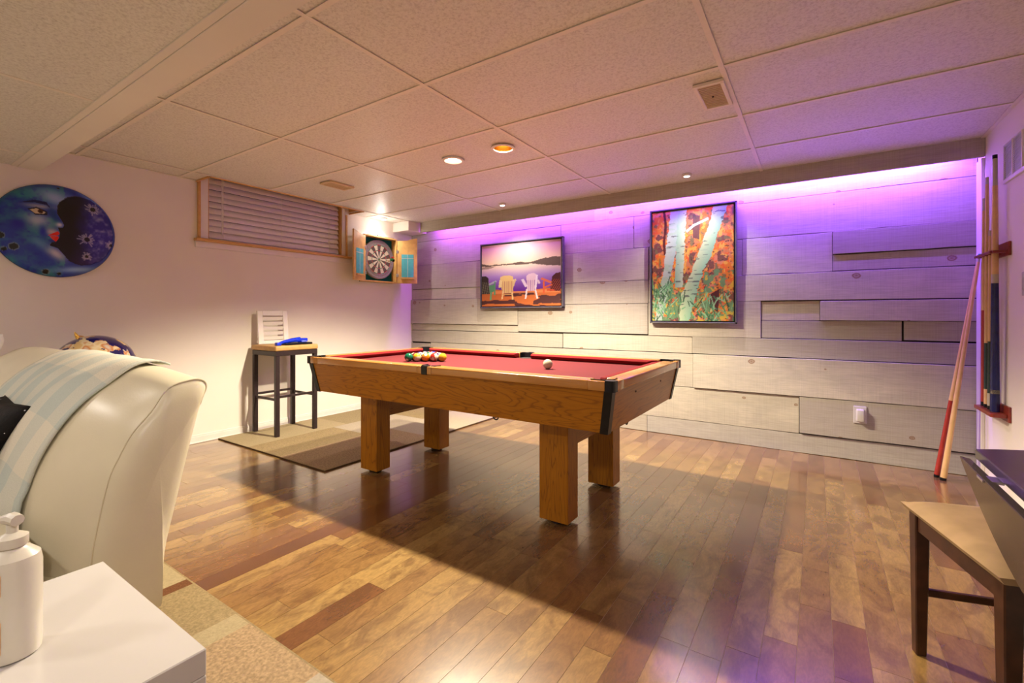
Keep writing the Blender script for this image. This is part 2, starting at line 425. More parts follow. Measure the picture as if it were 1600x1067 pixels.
def struct(mb, name, mats, bevel=0):
    return solo(mb, name, mats, None, None, bevel, kind='structure')
def arc(cx, cy, r, a0, a1, n):
    return [(cx + r * math.cos(math.radians(a0 + (a1 - a0) * i / n)), cy + r * math.sin(math.radians(a0 + (a1 - a0) * i / n))) for i in range(n + 1)]

# ------------------------------------------------------------------ room shell
XL, XR, YB, YR, ZC, ZL = -1.463, 3.665, 2.565, -3.4, 2.151, 2.0
# floor with planks
fl = struct(MB().box(XL - .1, XR + .1, YR - .1, YB + .1, -0.08, -0.0012), 'floor', 'subfloor')
def project(x, y, z):
    d = Vector((x, y, z)) - CAM; s, c = math.sin(YAW), math.cos(YAW)
    dep = -s * d.x + c * d.y
    if dep < 0.15: return None
    return 800 + FPX * (c * d.x + s * d.y) / dep, Y0PX - FPX * d.z / dep
PW = 0.0946; LENS = [0.30, 0.42, 0.55, 0.68, 0.82, 0.98, 1.2]
pl_meshes = {}
def plank_mesh(wd, ln):
    k = (round(wd, 4), round(ln, 3))
    if k not in pl_meshes:
        g = 0.0007
        mb = MB().box(-wd / 2 + g, wd / 2 - g, -ln / 2 + g, ln / 2 - g, -.001, 0)
        pl_meshes[k] = (mb, mb.mesh('floor_plank', 'floor_wood'))
    return pl_meshes[k]
rng = random.Random(21)
planks = []
x = 2.551 - PW * math.ceil((2.551 - XL) / PW)
while x < XR:
    a, b = max(x, XL), min(x + PW, XR)
    if b - a > 0.01:
        y = YR - rng.random() * 0.6
        while y < YB:
            ln = rng.choice(LENS); y1 = min(y + ln, YB); y0 = max(y, YR)
            if y1 - y0 > 0.04: planks.append((a, b, y0, y1))
            y += ln
    x += PW
def vis_area(p):
    cs = [project(u, v, 0) for u, v in ((p[0], p[2]), (p[1], p[2]), (p[1], p[3]), (p[0], p[3]))]
    if any(c is None for c in cs): return 0
    mx = sum(c[0] for c in cs) / 4; my = sum(c[1] for c in cs) / 4
    if not (0 < mx < 1600 and 0 < my < 1067): return 0
    if p[3] < -0.85 and p[1] < 1.2: return 0
    return abs(sum(cs[i][0] * cs[(i + 1) % 4][1] - cs[(i + 1) % 4][0] * cs[i][1] for i in range(4))) / 2
planks.sort(key=vis_area, reverse=True)
flo = Vector(fl.location)
for p in planks[:300]:
    me = plank_mesh(p[1] - p[0], p[3] - p[2])[1]
    o = bpy.data.objects.new('floor_plank', me); link(o, fl); o.location = Vector(((p[0] + p[1]) / 2, (p[2] + p[3]) / 2, 0)) - flo
rest = MB()
for p in planks[300:]:
    mb = plank_mesh(p[1] - p[0], p[3] - p[2])[0]; c = Vector(((p[0] + p[1]) / 2, (p[2] + p[3]) / 2, 0))
    rest.add([Vector(v) + c for v in mb.v], mb.f)
o = part(rest, 'floor_planks', 'floor_wood', fl); o['kind'] = 'stuff'

# left wall with window opening
WY0, WY1, WZ0, WZ1 = 0.205, 1.517, 1.695, 2.30
m = MB(); xo = XL - 0.16
m.box(xo, XL, YR, YB, 0, WZ0); m.box(xo, XL, YR, WY0, WZ0, 2.36); m.box(xo, XL, WY1, YB, WZ0, 2.36); m.box(xo, XL, WY0, WY1, WZ1, 2.36)
wl = struct(m, 'wall_left', 'paint')
struct(MB().box(XR, XR + .1, YR, YB, 0, 2.36), 'wall_right', 'paint')
struct(MB().box(XL - .1, XR + .1, YR - .1, YR, 0, 2.36), 'wall_rear', 'paint')
m = MB(); m.box(XL, XL + .014, YR, YB - .03, 0, .055); m.box(XL, XL + .009, YR, YB - .03, .055, .068); m.box(XL, XL + .02, YR, YB - .03, 0, .012)
struct(m, 'baseboard_left', 'white_trim', 0.002)
m = MB(); m.box(XR - .014, XR, YR, 1.9, 0, .068); struct(m, 'baseboard_right', 'white_trim', 0.002)
# right wall corner boards and casing strips
struct(MB().box(XR - .018, XR, 2.40, 2.505, 0, 2.03), 'trim_1', 'white_trim', 0.003)

# back wall boards
wb = struct(MB().box(XL - .1, XR + .1, YB, YB + .12, 0, 2.36), 'wall_back', 'board_back')
A, Bx = XL, XR - 0.005
boards = [(A, 1.0, 1.957, 2.15, .02), (1.0, Bx, 1.957, 2.15, .021),
 (A, .64, 1.667, 1.953, .022), (.644, 1.388, 1.665, 1.953, .026), (1.391, 2.2, 1.668, 1.953, .024), (2.203, Bx, 1.669, 1.954, .021),
 (A, .66, 1.372, 1.663, .024), (.663, 1.525, 1.370, 1.661, .034), (1.528, 2.285, 1.372, 1.663, .022), (2.288, 2.888, 1.376, 1.665, .022), (2.891, Bx, 1.501, 1.665, .032), (2.891, Bx, 1.378, 1.494, .022),
 (A, .13, 1.242, 1.367, .021), (.133, .66, 1.158, 1.367, .022), (.663, 1.525, 1.158, 1.366, .036), (1.528, Bx, 1.164, 1.371, .03),
 (A, .13, .945, 1.238, .040), (A, .13, .868, .941, .022), (.133, 1.52, .878, 1.154, .036), (1.525, 2.42, .868, 1.161, .030),
 (2.424, 2.81, 1.012, 1.158, .018), (2.813, Bx, 1.012, 1.156, .034), (2.424, 3.283, .872, 1.008, .020), (3.295, Bx, .878, 1.008, .022),
 (A, .66, .722, .862, .026), (.664, 1.9, .722, .866, .021), (1.903, Bx, .724, .866, .030),
 (A, -1.14, .432, .703, .028), (-1.136, 1.906, .432, .716, .024), (1.911, Bx, .434, .718, .044),
 (A, .5, .150, .427, .024), (.503, 2.678, .148, .427, .024), (2.683, Bx, .156, .429, .042),
 (A, 1.51, .002, .145, .021), (1.513, Bx, .002, .144, .022)]
rb = random.Random(5)
for (x0, x1, z0, z1, t) in boards:
    m = MB(); n = 6
    # slightly wavy sawn edges
    top = [(x0 + (x1 - x0) * i / n, z1 + (rb.uniform(-.0015, .0015) if 0 < i < n else 0)) for i in range(n + 1)]
    bot = [(x0 + (x1 - x0) * i / n, z0 + (rb.uniform(-.0015, .0015) if 0 < i < n else 0)) for i in range(n + 1)]
    poly = bot + top[::-1]
    m.prism(poly, YB - t, YB, lambda a, b, c: (a, c, b))
    part(m, 'wall_plank', 'whitewashed_board', wb, 0.0015)

# ceiling: upper tiled part, step, lower part
NX0, NX1, NY0, NY1 = XL, -1.232, 0.13, 1.605      # notch above the window
m = MB(); m.box(XL - .1, XR + .1, -0.79, YB + .1, 2.34, 2.40)
ce = struct(m, 'ceiling', 'paint')
xs = [XL, -1.2192, 0, 1.2192, 2.4384, XR]; ys = [-0.76, -.6096, 0, .6096, 1.2192, 1.8288, 2.4384, YB]
ZT = ZC + .0055
def tile_hole(x0, x1, y0, y1, holes, name='ceiling_tile'):
    bm = bmesh.new()
    def loop(pts):
        vs = [bm.verts.new((p[0], p[1], ZT)) for p in pts]
        for i in range(len(vs)): bm.edges.new((vs[i], vs[(i + 1) % len(vs)]))
    loop([(x0, y0), (x1, y0), (x1, y1), (x0, y1)])
    for (hx, hy, hr) in holes: loop([(hx + hr * math.cos(2 * PI * k / 28), hy + hr * math.sin(2 * PI * k / 28)) for k in range(28)])
    bmesh.ops.triangle_fill(bm, use_beauty=True, use_dissolve=False, edges=bm.edges[:])
    bmesh.ops.solidify(bm, geom=bm.faces[:], thickness=0.012)
    bmesh.ops.recalc_face_normals(bm, faces=bm.faces)
    for v in bm.verts: v.co -= Vector(ce.location)
    me = bpy.data.meshes.new(name); bm.to_mesh(me); bm.free(); me.materials.append(MATS['ceiling_tile'])
    o = bpy.data.objects.new(name, me); link(o, ce)
tmesh = {}
for i in range(len(xs) - 1):
    for j in range(len(ys) - 1):
        x0, x1, y0, y1 = xs[i], xs[i + 1], ys[j], ys[j + 1]
        spans = [(y0, y1)]
        if i == 0:
            spans = []
            if y0 < NY0: spans.append((y0, min(y1, NY0)))
            if y1 > NY1: spans.append((max(y0, NY1), y1))
        for (s0, s1) in spans:
            if s1 - s0 < .02: continue
            hs = [(*p, .066) for p in POTS if x0 < p[0] < x1 and s0 < p[1] < s1]
            if hs: tile_hole(x0, x1, s0, s1, hs); continue
            k = (round(x1 - x0, 3), round(s1 - s0, 3))
            if k not in tmesh:
                a, b = k[0] / 2, k[1] / 2
                tmesh[k] = MB().box(-a, a, -b, b, 0, .012).mesh('ceiling_tile', 'ceiling_tile')
            o = bpy.data.objects.new('ceiling_tile', tmesh[k]); link(o, ce); o.location = Vector(((x0 + x1) / 2, (s0 + s1) / 2, ZT)) - Vector(ce.location)
def bar(x0, x1, y0, y1, z=ZC, par=None):
    m = MB(); m.box(x0, x1, y0, y1, z, z + .0035); part(m, 'ceiling_grid_bar', 'grid_bar', par or ce, 0.0006)
hw = .0115
for xx in xs[1:-1]:
    bar(xx - hw, xx + hw, -.79, YB)
bar(XL, XL + .018, -.79, NY0); bar(XL, XL + .018, NY1, YB); bar(XR - .022, XR, -.79, YB)
for yy in ys[1:-1]:
    for i in range(len(xs) - 1):
        if i == 0 and NY0 < yy < NY1: continue
        bar(xs[i] + hw, xs[i + 1] - hw, yy - hw, yy + hw, ZC + .0004)
# lower ceiling
lc = struct(MB().box(XL - .1, XR + .1, YR - .1, -0.80, ZL + .02, ZL + .08), 'ceiling', 'paint')
lxs = [XL, -1.11, .11, 1.33, 2.55, XR]; lys = [YR, -2.73, -2.12, -1.51, -0.90]
for i in range(5):
    for j in range(4):
        part(MB().box(lxs[i], lxs[i + 1], lys[j], lys[j + 1], ZL + .002, ZL + .014), 'ceiling_tile', 'ceiling_tile', lc)
for xx in lxs[1:-1]: bar(xx - hw, xx + hw, YR, -.90, ZL, lc)
for yy in lys[1:-1]:
    for i in range(5): bar(lxs[i] + hw, lxs[i + 1] - hw, yy - hw, yy + hw, ZL + .0004, lc)
m = MB(); m.box(XL, XR, -.895, -.79, ZL - .005, ZL + .012); m.box(XL, XR, -.80, -.785, ZL + .012, ZC + .02); m.box(XL, XR, -.925, -.895, ZL - .002, ZL + .008)
struct(m, 'trim_2', 'paint', 0.002)
# valance board hiding the LED strip, and the corner bulkhead
m = MB(); m.box(-1.165, XR - .002, 2.387, 2.408, 2.034, 2.1565); struct(m, 'trim_3', 'whitewashed_board', 0.002)
struct(MB().box(XL, -1.20, 2.235, YB - .03, 2.045, 2.1565), 'bulkhead', 'paint', 0.002)
solo(MB().box(-1.0, 3.54, 2.409, 2.416, 2.115, 2.127), 'led_strip_light', 'led_emit', 'violet LED strip hidden behind the board along the top of the plank wall', 'light strip')

# window
wn = thing('window_1', None, None, (XL, 0.86, WZ0), kind='structure')
part(MB().box(XL - .15, XL - .142, WY0, WY1, WZ0, WZ1), 'pane', 'cue_blue', wn)
m = MB()
for (y0, y1) in ((WY0, WY0 + .035), (WY1 - .035, WY1)): m.box(XL - .16, XL - .12, y0, y1, WZ0, WZ1)
m.box(XL - .16, XL - .12, WY0, WY1, WZ0, WZ0 + .03)
part(m, 'sash', 'white_trim', wn, .003)
part(MB().box(XL, XL + .014, .15, WY0 + .004, WZ0 - .01, 2.30), 'casing', 'white_trim', wn, .003)
part(MB().box(XL, XL + .014, WY1 - .004, 1.556, WZ0 - .01, 2.30), 'casing', 'white_trim', wn, .003)
part(MB().box(XL, XL + .022, .130, .15, WZ0 - .01, 2.30), 'casing_edge', 'pine_trim', wn, .002)
part(MB().box(XL, XL + .022, 1.556, 1.576, WZ0 - .01, 2.13), 'casing_edge', 'pine_trim', wn, .002)
part(MB().box(XL - .11, XL, WY1 - .014, WY1 - .001, WZ0, 2.29), 'jamb', 'pine_trim', wn)
part(MB().box(XL - .11, XL, WY0 + .001, WY0 + .014, WZ0, 2.29), 'jamb', 'pine_trim', wn)
part(MB().box(XL - .12, XL + .055, .105, 1.612, WZ0 - .034, WZ0 - .012), 'sill', 'pine_trim', wn, .004)
part(MB().box(XL, XL + .016, .112, 1.605, WZ0 - .085, WZ0 - .034), 'sill_apron', 'white_trim', wn, .003)
m = MB(); m.box(XL, NX1 + .012, NY0 - .012, NY0, 2.143, 2.30); m.box(NX1, NX1 + .012, NY0 - .012, NY1 + .012, 2.143, 2.30); m.box(XL, NX1 + .012, NY1, NY1 + .012, 2.143, 2.30); m.box(XL, NX1 + .01, NY0, NY1, 2.30, 2.31)
struct(m, 'trim_4', 'pine_trim', .002)
# blind
bl = thing('window_blind', 'closed white horizontal slat blind hanging in the high basement window', 'blind', (XL - .03, .86, WZ0 + .01))
BX = XL - .035
part(MB().box(BX - .02, BX + .02, WY0 + .02, WY1 - .02, 2.245, 2.285), 'headrail', 'slat_white', bl, .004)
ns = 10; z0 = 1.735; dz = (2.24 - z0) / ns
sm = MB(); L2 = (WY1 - WY0) / 2 - .022; prof = [(-.011 + .022 * i / 4, -.0265 + .053 * i / 4, .004 * (1 - (i / 2 - 1) ** 2)) for i in range(5)]
rows = [[(p[0] * -1 + p[2], s, p[1]) for p in prof] + [(p[0] * -1 + p[2] - .0022, s, p[1]) for p in prof[::-1]] for s in (-L2, L2)]
sm.surf(rows, closed=True); sm.f += [tuple(range(10))[::-1], tuple(range(10, 20))]; sm.mi += [0, 0]
sme = sm.mesh('slat', 'slat_white')
for i in range(ns + 1):
    o = bpy.data.objects.new('slat', sme); link(o, bl); o.location = (BX - bl.location[0], 0, z0 + i * dz - bl.location[2]); o.rotation_euler = (random.uniform(-.003, .003), 0, 0)
part(MB().box(BX - .014, BX + .014, WY0 + .022, WY1 - .022, 1.702, 1.716), 'bottom_rail', 'slat_white', bl, .003)
for yy in (.34, .86, 1.38):
    part(MB().tube([(BX + .018, yy, 1.71), (BX + .018, yy, 2.25)], .0022, 6), 'ladder_cord', 'cord_white', bl)
part(MB().tube([(BX + .03, .325, 1.74), (BX + .028, .325, 2.25)], .004, 8), 'tilt_wand', 'white_trim', bl)
part(MB().tube([(BX + .03, 1.36, 1.80), (BX + .028, 1.36, 2.25)], .002, 6), 'pull_cord', 'cord_white', bl)

# ------------------------------------------------------------------ pool table
PX0, PX1, PY0, PY1, PT, PC = -.08, 2.09, .22, 1.36, .772, .735
mx, my = (PX0 + PX1) / 2, (PY0 + PY1) / 2
pt = thing('pool_table', 'oak pool table with red cloth and square legs in the middle of the room', 'pool table', (mx, my, 0))
def fr(f):     # place a corner shape drawn in local (a,b) at each of the four corners
    return {'fl': lambda a, b, z: (PX0 + a, PY0 + b, z), 'fr': lambda a, b, z: (PX1 - a, PY0 + b, z), 'bl': lambda a, b, z: (PX0 + a, PY1 - b, z), 'br': lambda a, b, z: (PX1 - a, PY1 - b, z)}[f]
part(MB().box(PX0 + .06, PX1 - .06, PY0 + .06, PY1 - .06, PC - .03, PC), 'playing_surface', 'felt', pt)
part(MB().box(PX0 + .06, PX1 - .06, PY0 + .06, PY1 - .06, .57, PC - .03), 'bed_frame', 'dark_wood', pt)
RW = .085
def rail(x0, x1, y0, y1, mat):
    return part(MB().box(x0, x1, y0, y1, .729, PT), 'rail', mat, pt, .008, 3, True)
SH = .05
for (ya, yb) in ((PY0, PY0 + RW), (PY1 - RW, PY1)):
    rail(PX0 + .119, mx - SH, ya, yb, 'rail_x'); rail(mx + SH, PX1 - .119, ya, yb, 'rail_x')
    f0 = ya if ya == PY0 else yb - .03
    for (a, b) in ((mx - SH - .002, mx - .021), (mx + .021, mx + SH + .002)):
        part(MB().box(a, b, f0 + .0005, f0 + .03, .7295, PT - .0005), 'rail_end', 'rail_x', pt, .004, 2, True)
rail(PX0, PX0 + RW, PY0 + .119, PY1 - .119, 'rail_y'); rail(PX1 - RW, PX1, PY0 + .119, PY1 - .119, 'rail_y')
cprof = [(RW, PT - .001), (RW + .042, PT - .005), (RW + .05, PT - .012), (RW + .03, PC + .001), (RW, PC + .001)]
def cushion(a0, a1, k0, k1, fn):
    m = MB(); v0 = [fn(a0 + (p[0] - RW) * k0, p[0], p[1]) for p in cprof]; v1 = [fn(a1 - (p[0] - RW) * k1, p[0], p[1]) for p in cprof]
    n = len(cprof); m.add(v0 + v1, [tuple(range(n)), tuple(range(n, 2 * n))[::-1]] + [(i, (i + 1) % n, n + (i + 1) % n, n + i) for i in range(n)])
    part(m, 'cushion', 'felt_side', pt, .003, 2, True)
LX = PX1 - PX0; LY = PY1 - PY0
for fn in (lambda a, b, z: (PX0 + a, PY0 + b, z), lambda a, b, z: (PX0 + a, PY1 - b, z)):
    cushion(.121, LX / 2 - SH - .004, 1.0, .35, fn); cushion(LX / 2 + SH + .004, LX - .121, .35, 1.0, fn)
for fn in (lambda a, b, z: (PX0 + b, PY0 + a, z), lambda a, b, z: (PX1 - b, PY0 + a, z)):
    cushion(.121, LY - .121, 1.0, 1.0, fn)
cap = [(0.014, 0), (.042, 0), (.046, .029), (.12, .031), (.12, .0387)] + [(c[0], c[1]) for c in arc(.085, .085, .058, -53, -217, 14)] + [(.0387, .12), (.031, .12), (.029, .046), (0, .042), (0, .014), (.004, .004)]
for f in ('fl', 'fr', 'bl', 'br'):
    g = fr(f)
    for sw in (0, 1):
        mm = MB().box(.0425, .121, .0005, .0285, .7295, PT - .0005); mm.v = [g(p[1], p[0], p[2]) if sw else g(*p) for p in mm.v]
        part(mm, 'rail_end', 'rail_y' if sw else 'rail_x', pt, .004, 2, True)
    cc = part(MB().prism(cap, .727, PT + .003, lambda a, b, z, g=g: g(a, b, z)), 'corner_cap', 'black_plastic', pt, .004, 2)
    part(MB().prism(arc(.085, .085, .060, 0, 342, 19), PC - .002, PC + .0012, lambda a, b, z, g=g: g(a, b, z)), 'pocket', 'dart_black', cc)
    # black strip over the apron corner
    def sk(a, b, z): t = (z - .54) / (.729 - .54); i = .05 * (1 - t) + .016 * t; return g(a + i, b + i, z)
    poly = [(-.004, -.004), (.034, -.004), (.034, .006), (.006, .006), (.006, .034), (-.004, .034)]
    part(MB().prism(poly, .536, .7285, lambda a, b, z: sk(a, b, z)), 'corner_strip', 'black_plastic', pt)
sp = [(-.021, 0), (.021, 0), (.022, .03), (.05, .034), (.05, .086), (.044, .086)] + arc(0, .078, .044, -2, -178, 12)[1:-1] + [(-.044, .086), (-.05, .086), (-.05, .034), (-.022, .03)]
for fn in (lambda a, b, z: (mx + a, PY0 + b, z), lambda a, b, z: (mx + a, PY1 - b, z)):
    cc = part(MB().prism(sp, .727, PT + .003, fn), 'side_pocket_cap', 'black_plastic', pt, .002)
    part(MB().prism(arc(0, .078, .046, 0, 342, 19), PC - .002, PC + .0012, fn), 'pocket', 'dart_black', cc)
def apron(fn, L, mat):
    it, ib = .018, .05; th = .02
    m = MB(); m.hexa([fn(ib, ib, .54), fn(L - ib, ib, .54), fn(L - ib - th, ib + th, .54), fn(ib + th, ib + th, .54)], [fn(it, it, .7285), fn(L - it, it, .7285), fn(L - it - th, it + th, .7285), fn(it + th, it + th, .7285)])
    part(m, 'apron', mat, pt)
apron(lambda a, b, z: (PX0 + a, PY0 + b, z), LX, 'oak_x'); apron(lambda a, b, z: (PX0 + a, PY1 - b, z), LX, 'oak_x')
apron(lambda a, b, z: (PX0 + b, PY0 + a, z), LY, 'oak_y'); apron(lambda a, b, z: (PX1 - b, PY0 + a, z), LY, 'oak_y')
for (a, b) in ((.35, 0), (.77, 0)):       # apron bolts on the end panel
    part(MB().sphere((PX1 - .027, PY0 + a, .685), .006, 8, 6), 'apron_bolt', 'black_metal', pt)
for (x0, x1) in ((.218, .378), (1.61, 1.772)):
    for (y0, y1) in ((.428, .545), (1.03, 1.147)):
        lg = part(MB().box(x0, x1, y0, y1, .018, .60), 'leg', 'oak_z', pt, .003)
        part(MB().lathe([(.038, 0), (.042, .004), (.042, .012), (.02, .020)], ((x0 + x1) / 2, (y0 + y1) / 2, 0), 18), 'leveler_foot', 'black_plastic', lg)
    part(MB().box((x0 + x1) / 2 - .018, (x0 + x1) / 2 + .018, .545, 1.03, .355, .57), 'end_stretcher', 'oak_y', pt, .003)
for (hx, hy, ax) in ((1.43, .30, 'x'), (2.02, .57, 'y')):
    pts = [((hx + .016 * math.cos(a), hy, .536 + .016 * math.sin(a)) if ax == 'x' else (hx, hy + .016 * math.cos(a), .536 + .016 * math.sin(a))) for a in [PI + i * PI / 10 for i in range(11)]]
    part(MB().tube(pts, .0035, 8), 'hook', 'black_metal', pt)

# balls
BR = .0286
bmesh_ball = MB().sphere((0, 0, 0), BR, 24, 16).mesh('pool_ball', 'ivory', smooth=True)
def ball(mat, loc, label, rot):
    me = bmesh_ball.copy(); me.materials[0] = MATS[mat]
    o = bpy.data.objects.new('pool_ball', me); link(o); o.location = loc; o.rotation_euler = rot
    return tag(o, label, 'pool ball', 'pool balls racked on the red cloth')
rt = Vector((math.cos(YAW), math.sin(YAW), 0)); fwd = Vector((-math.sin(YAW), math.cos(YAW), 0))
c0 = Vector((.572, .683, PC + BR + .0012))
layout = [[('ball_green', 'dark green pool ball at the left end of the racked balls'), ('stripe_yellow', 'white pool ball with a yellow band beside the green ball'), ('ball_orange', 'orange pool ball in the middle of the front row of racked balls'), ('stripe_red', 'red and white striped pool ball between the orange and yellow balls'), ('ball_yellow', 'plain yellow pool ball at the right end of the racked balls')],
 [('ball_maroon', 'maroon pool ball just behind the green ball'), ('ball_yellow2', ''), ('stripe_orange', 'white pool ball with an orange band behind the striped red ball'), ('stripe_purple', 'white pool ball with a purple band just behind the plain yellow ball')],
 [('ball_blue', 'plain blue pool ball in the back of the racked balls'), ('stripe_green', 'white pool ball with a green band in the back of the rack'), ('ball_red', 'plain red pool ball in the back of the rack')],
 [('ball_purple', 'plain purple pool ball near the back tip of the rack'), ('stripe_blue', 'white pool ball with a blue band near the back tip of the rack')],
 [('stripe_maroon', 'white pool ball with a maroon band at the back tip of the rack')]]
layout[1][1] = ('ball_black', 'black pool ball in the second row of the rack')
for i, row in enumerate(layout):
    for j, (mt, lb) in enumerate(row):
        p = c0 + fwd * (i * .0575 * .866) + rt * ((j - (len(row) - 1) / 2) * .0575)
        ball(mt, p, lb, (random.uniform(-.6, .6) + (1.2 if 'stripe' in mt else 0), random.uniform(.3, 1.2), random.uniform(0, 6)))
o = ball('ivory', (1.478, .757, PC + BR + .0005), 'off-white cue ball alone on the right half of the red cloth', (0, 0, 0)); del o['group']; o.name = 'cue_ball'

# ------------------------------------------------------------------ bar stool and things on it
st = thing('bar_stool', 'tall dark metal bar stool with tan padded seat against the left wall', 'stool', (-1.215, .74, .012))
SX0, SX1, SY0, SY1 = -1.415, -1.03, .55, .94
part(MB().box(SX0 - .005, SX1 + .005, SY0 - .005, SY1 + .005, .742, .787), 'seat', 'vinyl_tan', st, .012, 3, True)
part(MB().box(SX0, SX1, SY0, SY1, .700, .7415), 'seat_frame', 'brown_metal', st, .003)
for lx in (SX0 + .018, SX1 - .018):
    for ly in (SY0 + .018, SY1 - .018):
        q = .0175
        part(MB().box(lx - q, lx + q, ly - q, ly + q, .0122, .700), 'leg', 'brown_metal', st, .003)
for ly in (SY0 + .018, SY1 - .018): part(MB().box(SX0 + .035, SX1 - .035, ly - .008, ly + .008, .315, .335), 'stretcher', 'brown_metal', st, .002)
for lx in (SX0 + .018, SX1 - .018): part(MB().box(lx - .008, lx + .008, SY0 + .035, SY1 - .035, .338, .358), 'stretcher', 'brown_metal', st, .002)
# shutter panel leaning on the wall
sh = thing('shutter_panel', 'small white louvred shutter panel propped on the stool seat', 'shutter', (-1.38, .72, .7875))
def tilt(x, y, z): return (-1.375 - (z - .7875) * .10 + x, y, z)
def tb(x0, x1, y0, y1, z0, z1): m = MB().box(x0, x1, y0, y1, z0, z1); m.v = [tilt(*p) for p in m.v]; return m
for (y0, y1) in ((.580, .628), (.815, .862)): part(tb(0, .018, y0, y1, .789, 1.09), 'stile', 'white_trim', sh, .003)
part(tb(0, .018, .628, .815, 1.045, 1.09), 'rail', 'white_trim', sh, .003); part(tb(0, .018, .628, .815, .789, .82), 'rail', 'white_trim', sh, .003)
for i in range(5):
    zc = .842 + i * .0445
    m = MB().hexa([tilt(.002, .629, zc - .014), tilt(.002, .814, zc - .014), tilt(.006, .814, zc - .016), tilt(.006, .629, zc - .016)][::1], [tilt(.012, .629, zc + .015), tilt(.012, .814, zc + .015), tilt(.016, .814, zc + .013), tilt(.016, .629, zc + .013)])
    part(m, 'louvre', 'white_trim', sh)
# blue toy dart blaster on a black case
m = MB().box(-1.22, -1.055, .655, .905, .788, .806); solo(m, 'flat_case', 'black_plastic', 'flat black case under the blue toy blaster on the stool seat', 'case', .004, 2)
gn = thing('toy_blaster', 'translucent blue plastic toy blaster lying on the stool seat', 'toy', (-1.12, .75, .807))
def gt(pts, r): return MB().tube(pts, r, 10)
part(gt([(-1.06, .575, .800), (-1.10, .66, .816), (-1.115, .74, .826), (-1.12, .82, .832)], [.010, .015, .019, .022]), 'barrel', 'blue_plastic', gn, smooth=True)
part(MB().box(-1.15, -1.10, .74, .89, .810, .842), 'body', 'blue_plastic', gn, .008, 2, True)
part(gt([(-1.11, .80, .816), (-1.075, .815, .815), (-1.06, .85, .814)], [.013, .012, .010]), 'grip', 'blue_plastic', gn, smooth=True)
part(MB().box(-1.09, -1.05, .57, .61, .7885, .815), 'muzzle', 'blue_plastic', gn, .005, 2, True)

# ------------------------------------------------------------------ rugs
rg = thing('area_rug', 'beige and brown block-patterned rug under the bar stool', 'rug', (-.69, 1.25, 0))
part(MB().box(-1.43, .045, .275, 2.36, .0005, .008), 'rug_base', 'rug_edge', rg)
RB = [(-1.428, -.95, .277, 1.2, 'rug_cream'), (-.95, -.5, .277, 1.05, 'rug_tan'), (-.5, .043, .277, 1.30, 'rug_mid'), (-.95, -.5, 1.05, 1.75, 'rug_pale'), (-1.428, -.95, 1.2, 1.75, 'rug_olive'), (-.5, .043, 1.30, 2.358, 'rug_pale'), (-1.428, -.5, 1.75, 2.358, 'rug_tan')]
for (a, b, c, d, mt) in RB: part(MB().box(a, b, c, d, .008, .0118), 'woven_block', mt, rg)
r2 = thing('striped_rug', 'tan rug with brown and cream stripes beside the white side table', 'rug', (.2, -1.6, 0))
part(MB().box(-1.3, 2.2, -2.6, -.795, .0005, .010), 'rug_base', 'rug_tan', r2)
for (a, b, mt) in ((-1.3, .2, 'rug_tan'), (.2, .722, 'rug_cream'), (.722, .777, 'rug_brown'), (.777, 1.105, 'rug_tan'), (1.105, 1.195, 'rug_cream'), (1.195, 1.585, 'rug_mid'), (1.585, 1.66, 'rug_pale'), (1.66, 2.2, 'rug_tan')):
    part(MB().box(a, b, -2.6, -.803, .010, .0125), 'woven_stripe', mt, r2)

# ------------------------------------------------------------------ pixel painting for the flat prints
def pip(U, V, poly):
    ins = np.zeros(U.shape, bool); n = len(poly)
    for i in range(n):
        x0, y0 = poly[i]; x1, y1 = poly[(i + 1) % n]
        if y0 == y1: continue
        c = ((y0 > V) != (y1 > V)) & (U < (x1 - x0) * (V - y0) / (y1 - y0) + x0); ins ^= c
    return ins
def vnoise(U, V, sx, sy, seed, oct=3):
    out = np.zeros(U.shape); amp = 1; tot = 0
    for k in range(oct):
        g = np.random.RandomState(seed + k).rand(int(sy * 2 ** k) + 3, int(sx * 2 ** k) + 3)
        x = U * sx * 2 ** k; y = V * sy * 2 ** k
        i = np.clip(np.floor(x).astype(int), 0, g.shape[1] - 2); j = np.clip(np.floor(y).astype(int), 0, g.shape[0] - 2)
        fx = x - i; fy = y - j; fx = fx * fx * (3 - 2 * fx); fy = fy * fy * (3 - 2 * fy)
        out += amp * ((g[j, i] * (1 - fx) + g[j, i + 1] * fx) * (1 - fy) + (g[j + 1, i] * (1 - fx) + g[j + 1, i + 1] * fx) * fy); tot += amp; amp *= .5
    return out / tot
def fill(C, mask, col, a=1.0):
    a = a * mask if not isinstance(a, np.ndarray) else a * mask
    C[...] = C * (1 - a[..., None]) + np.array(col) * a[..., None]
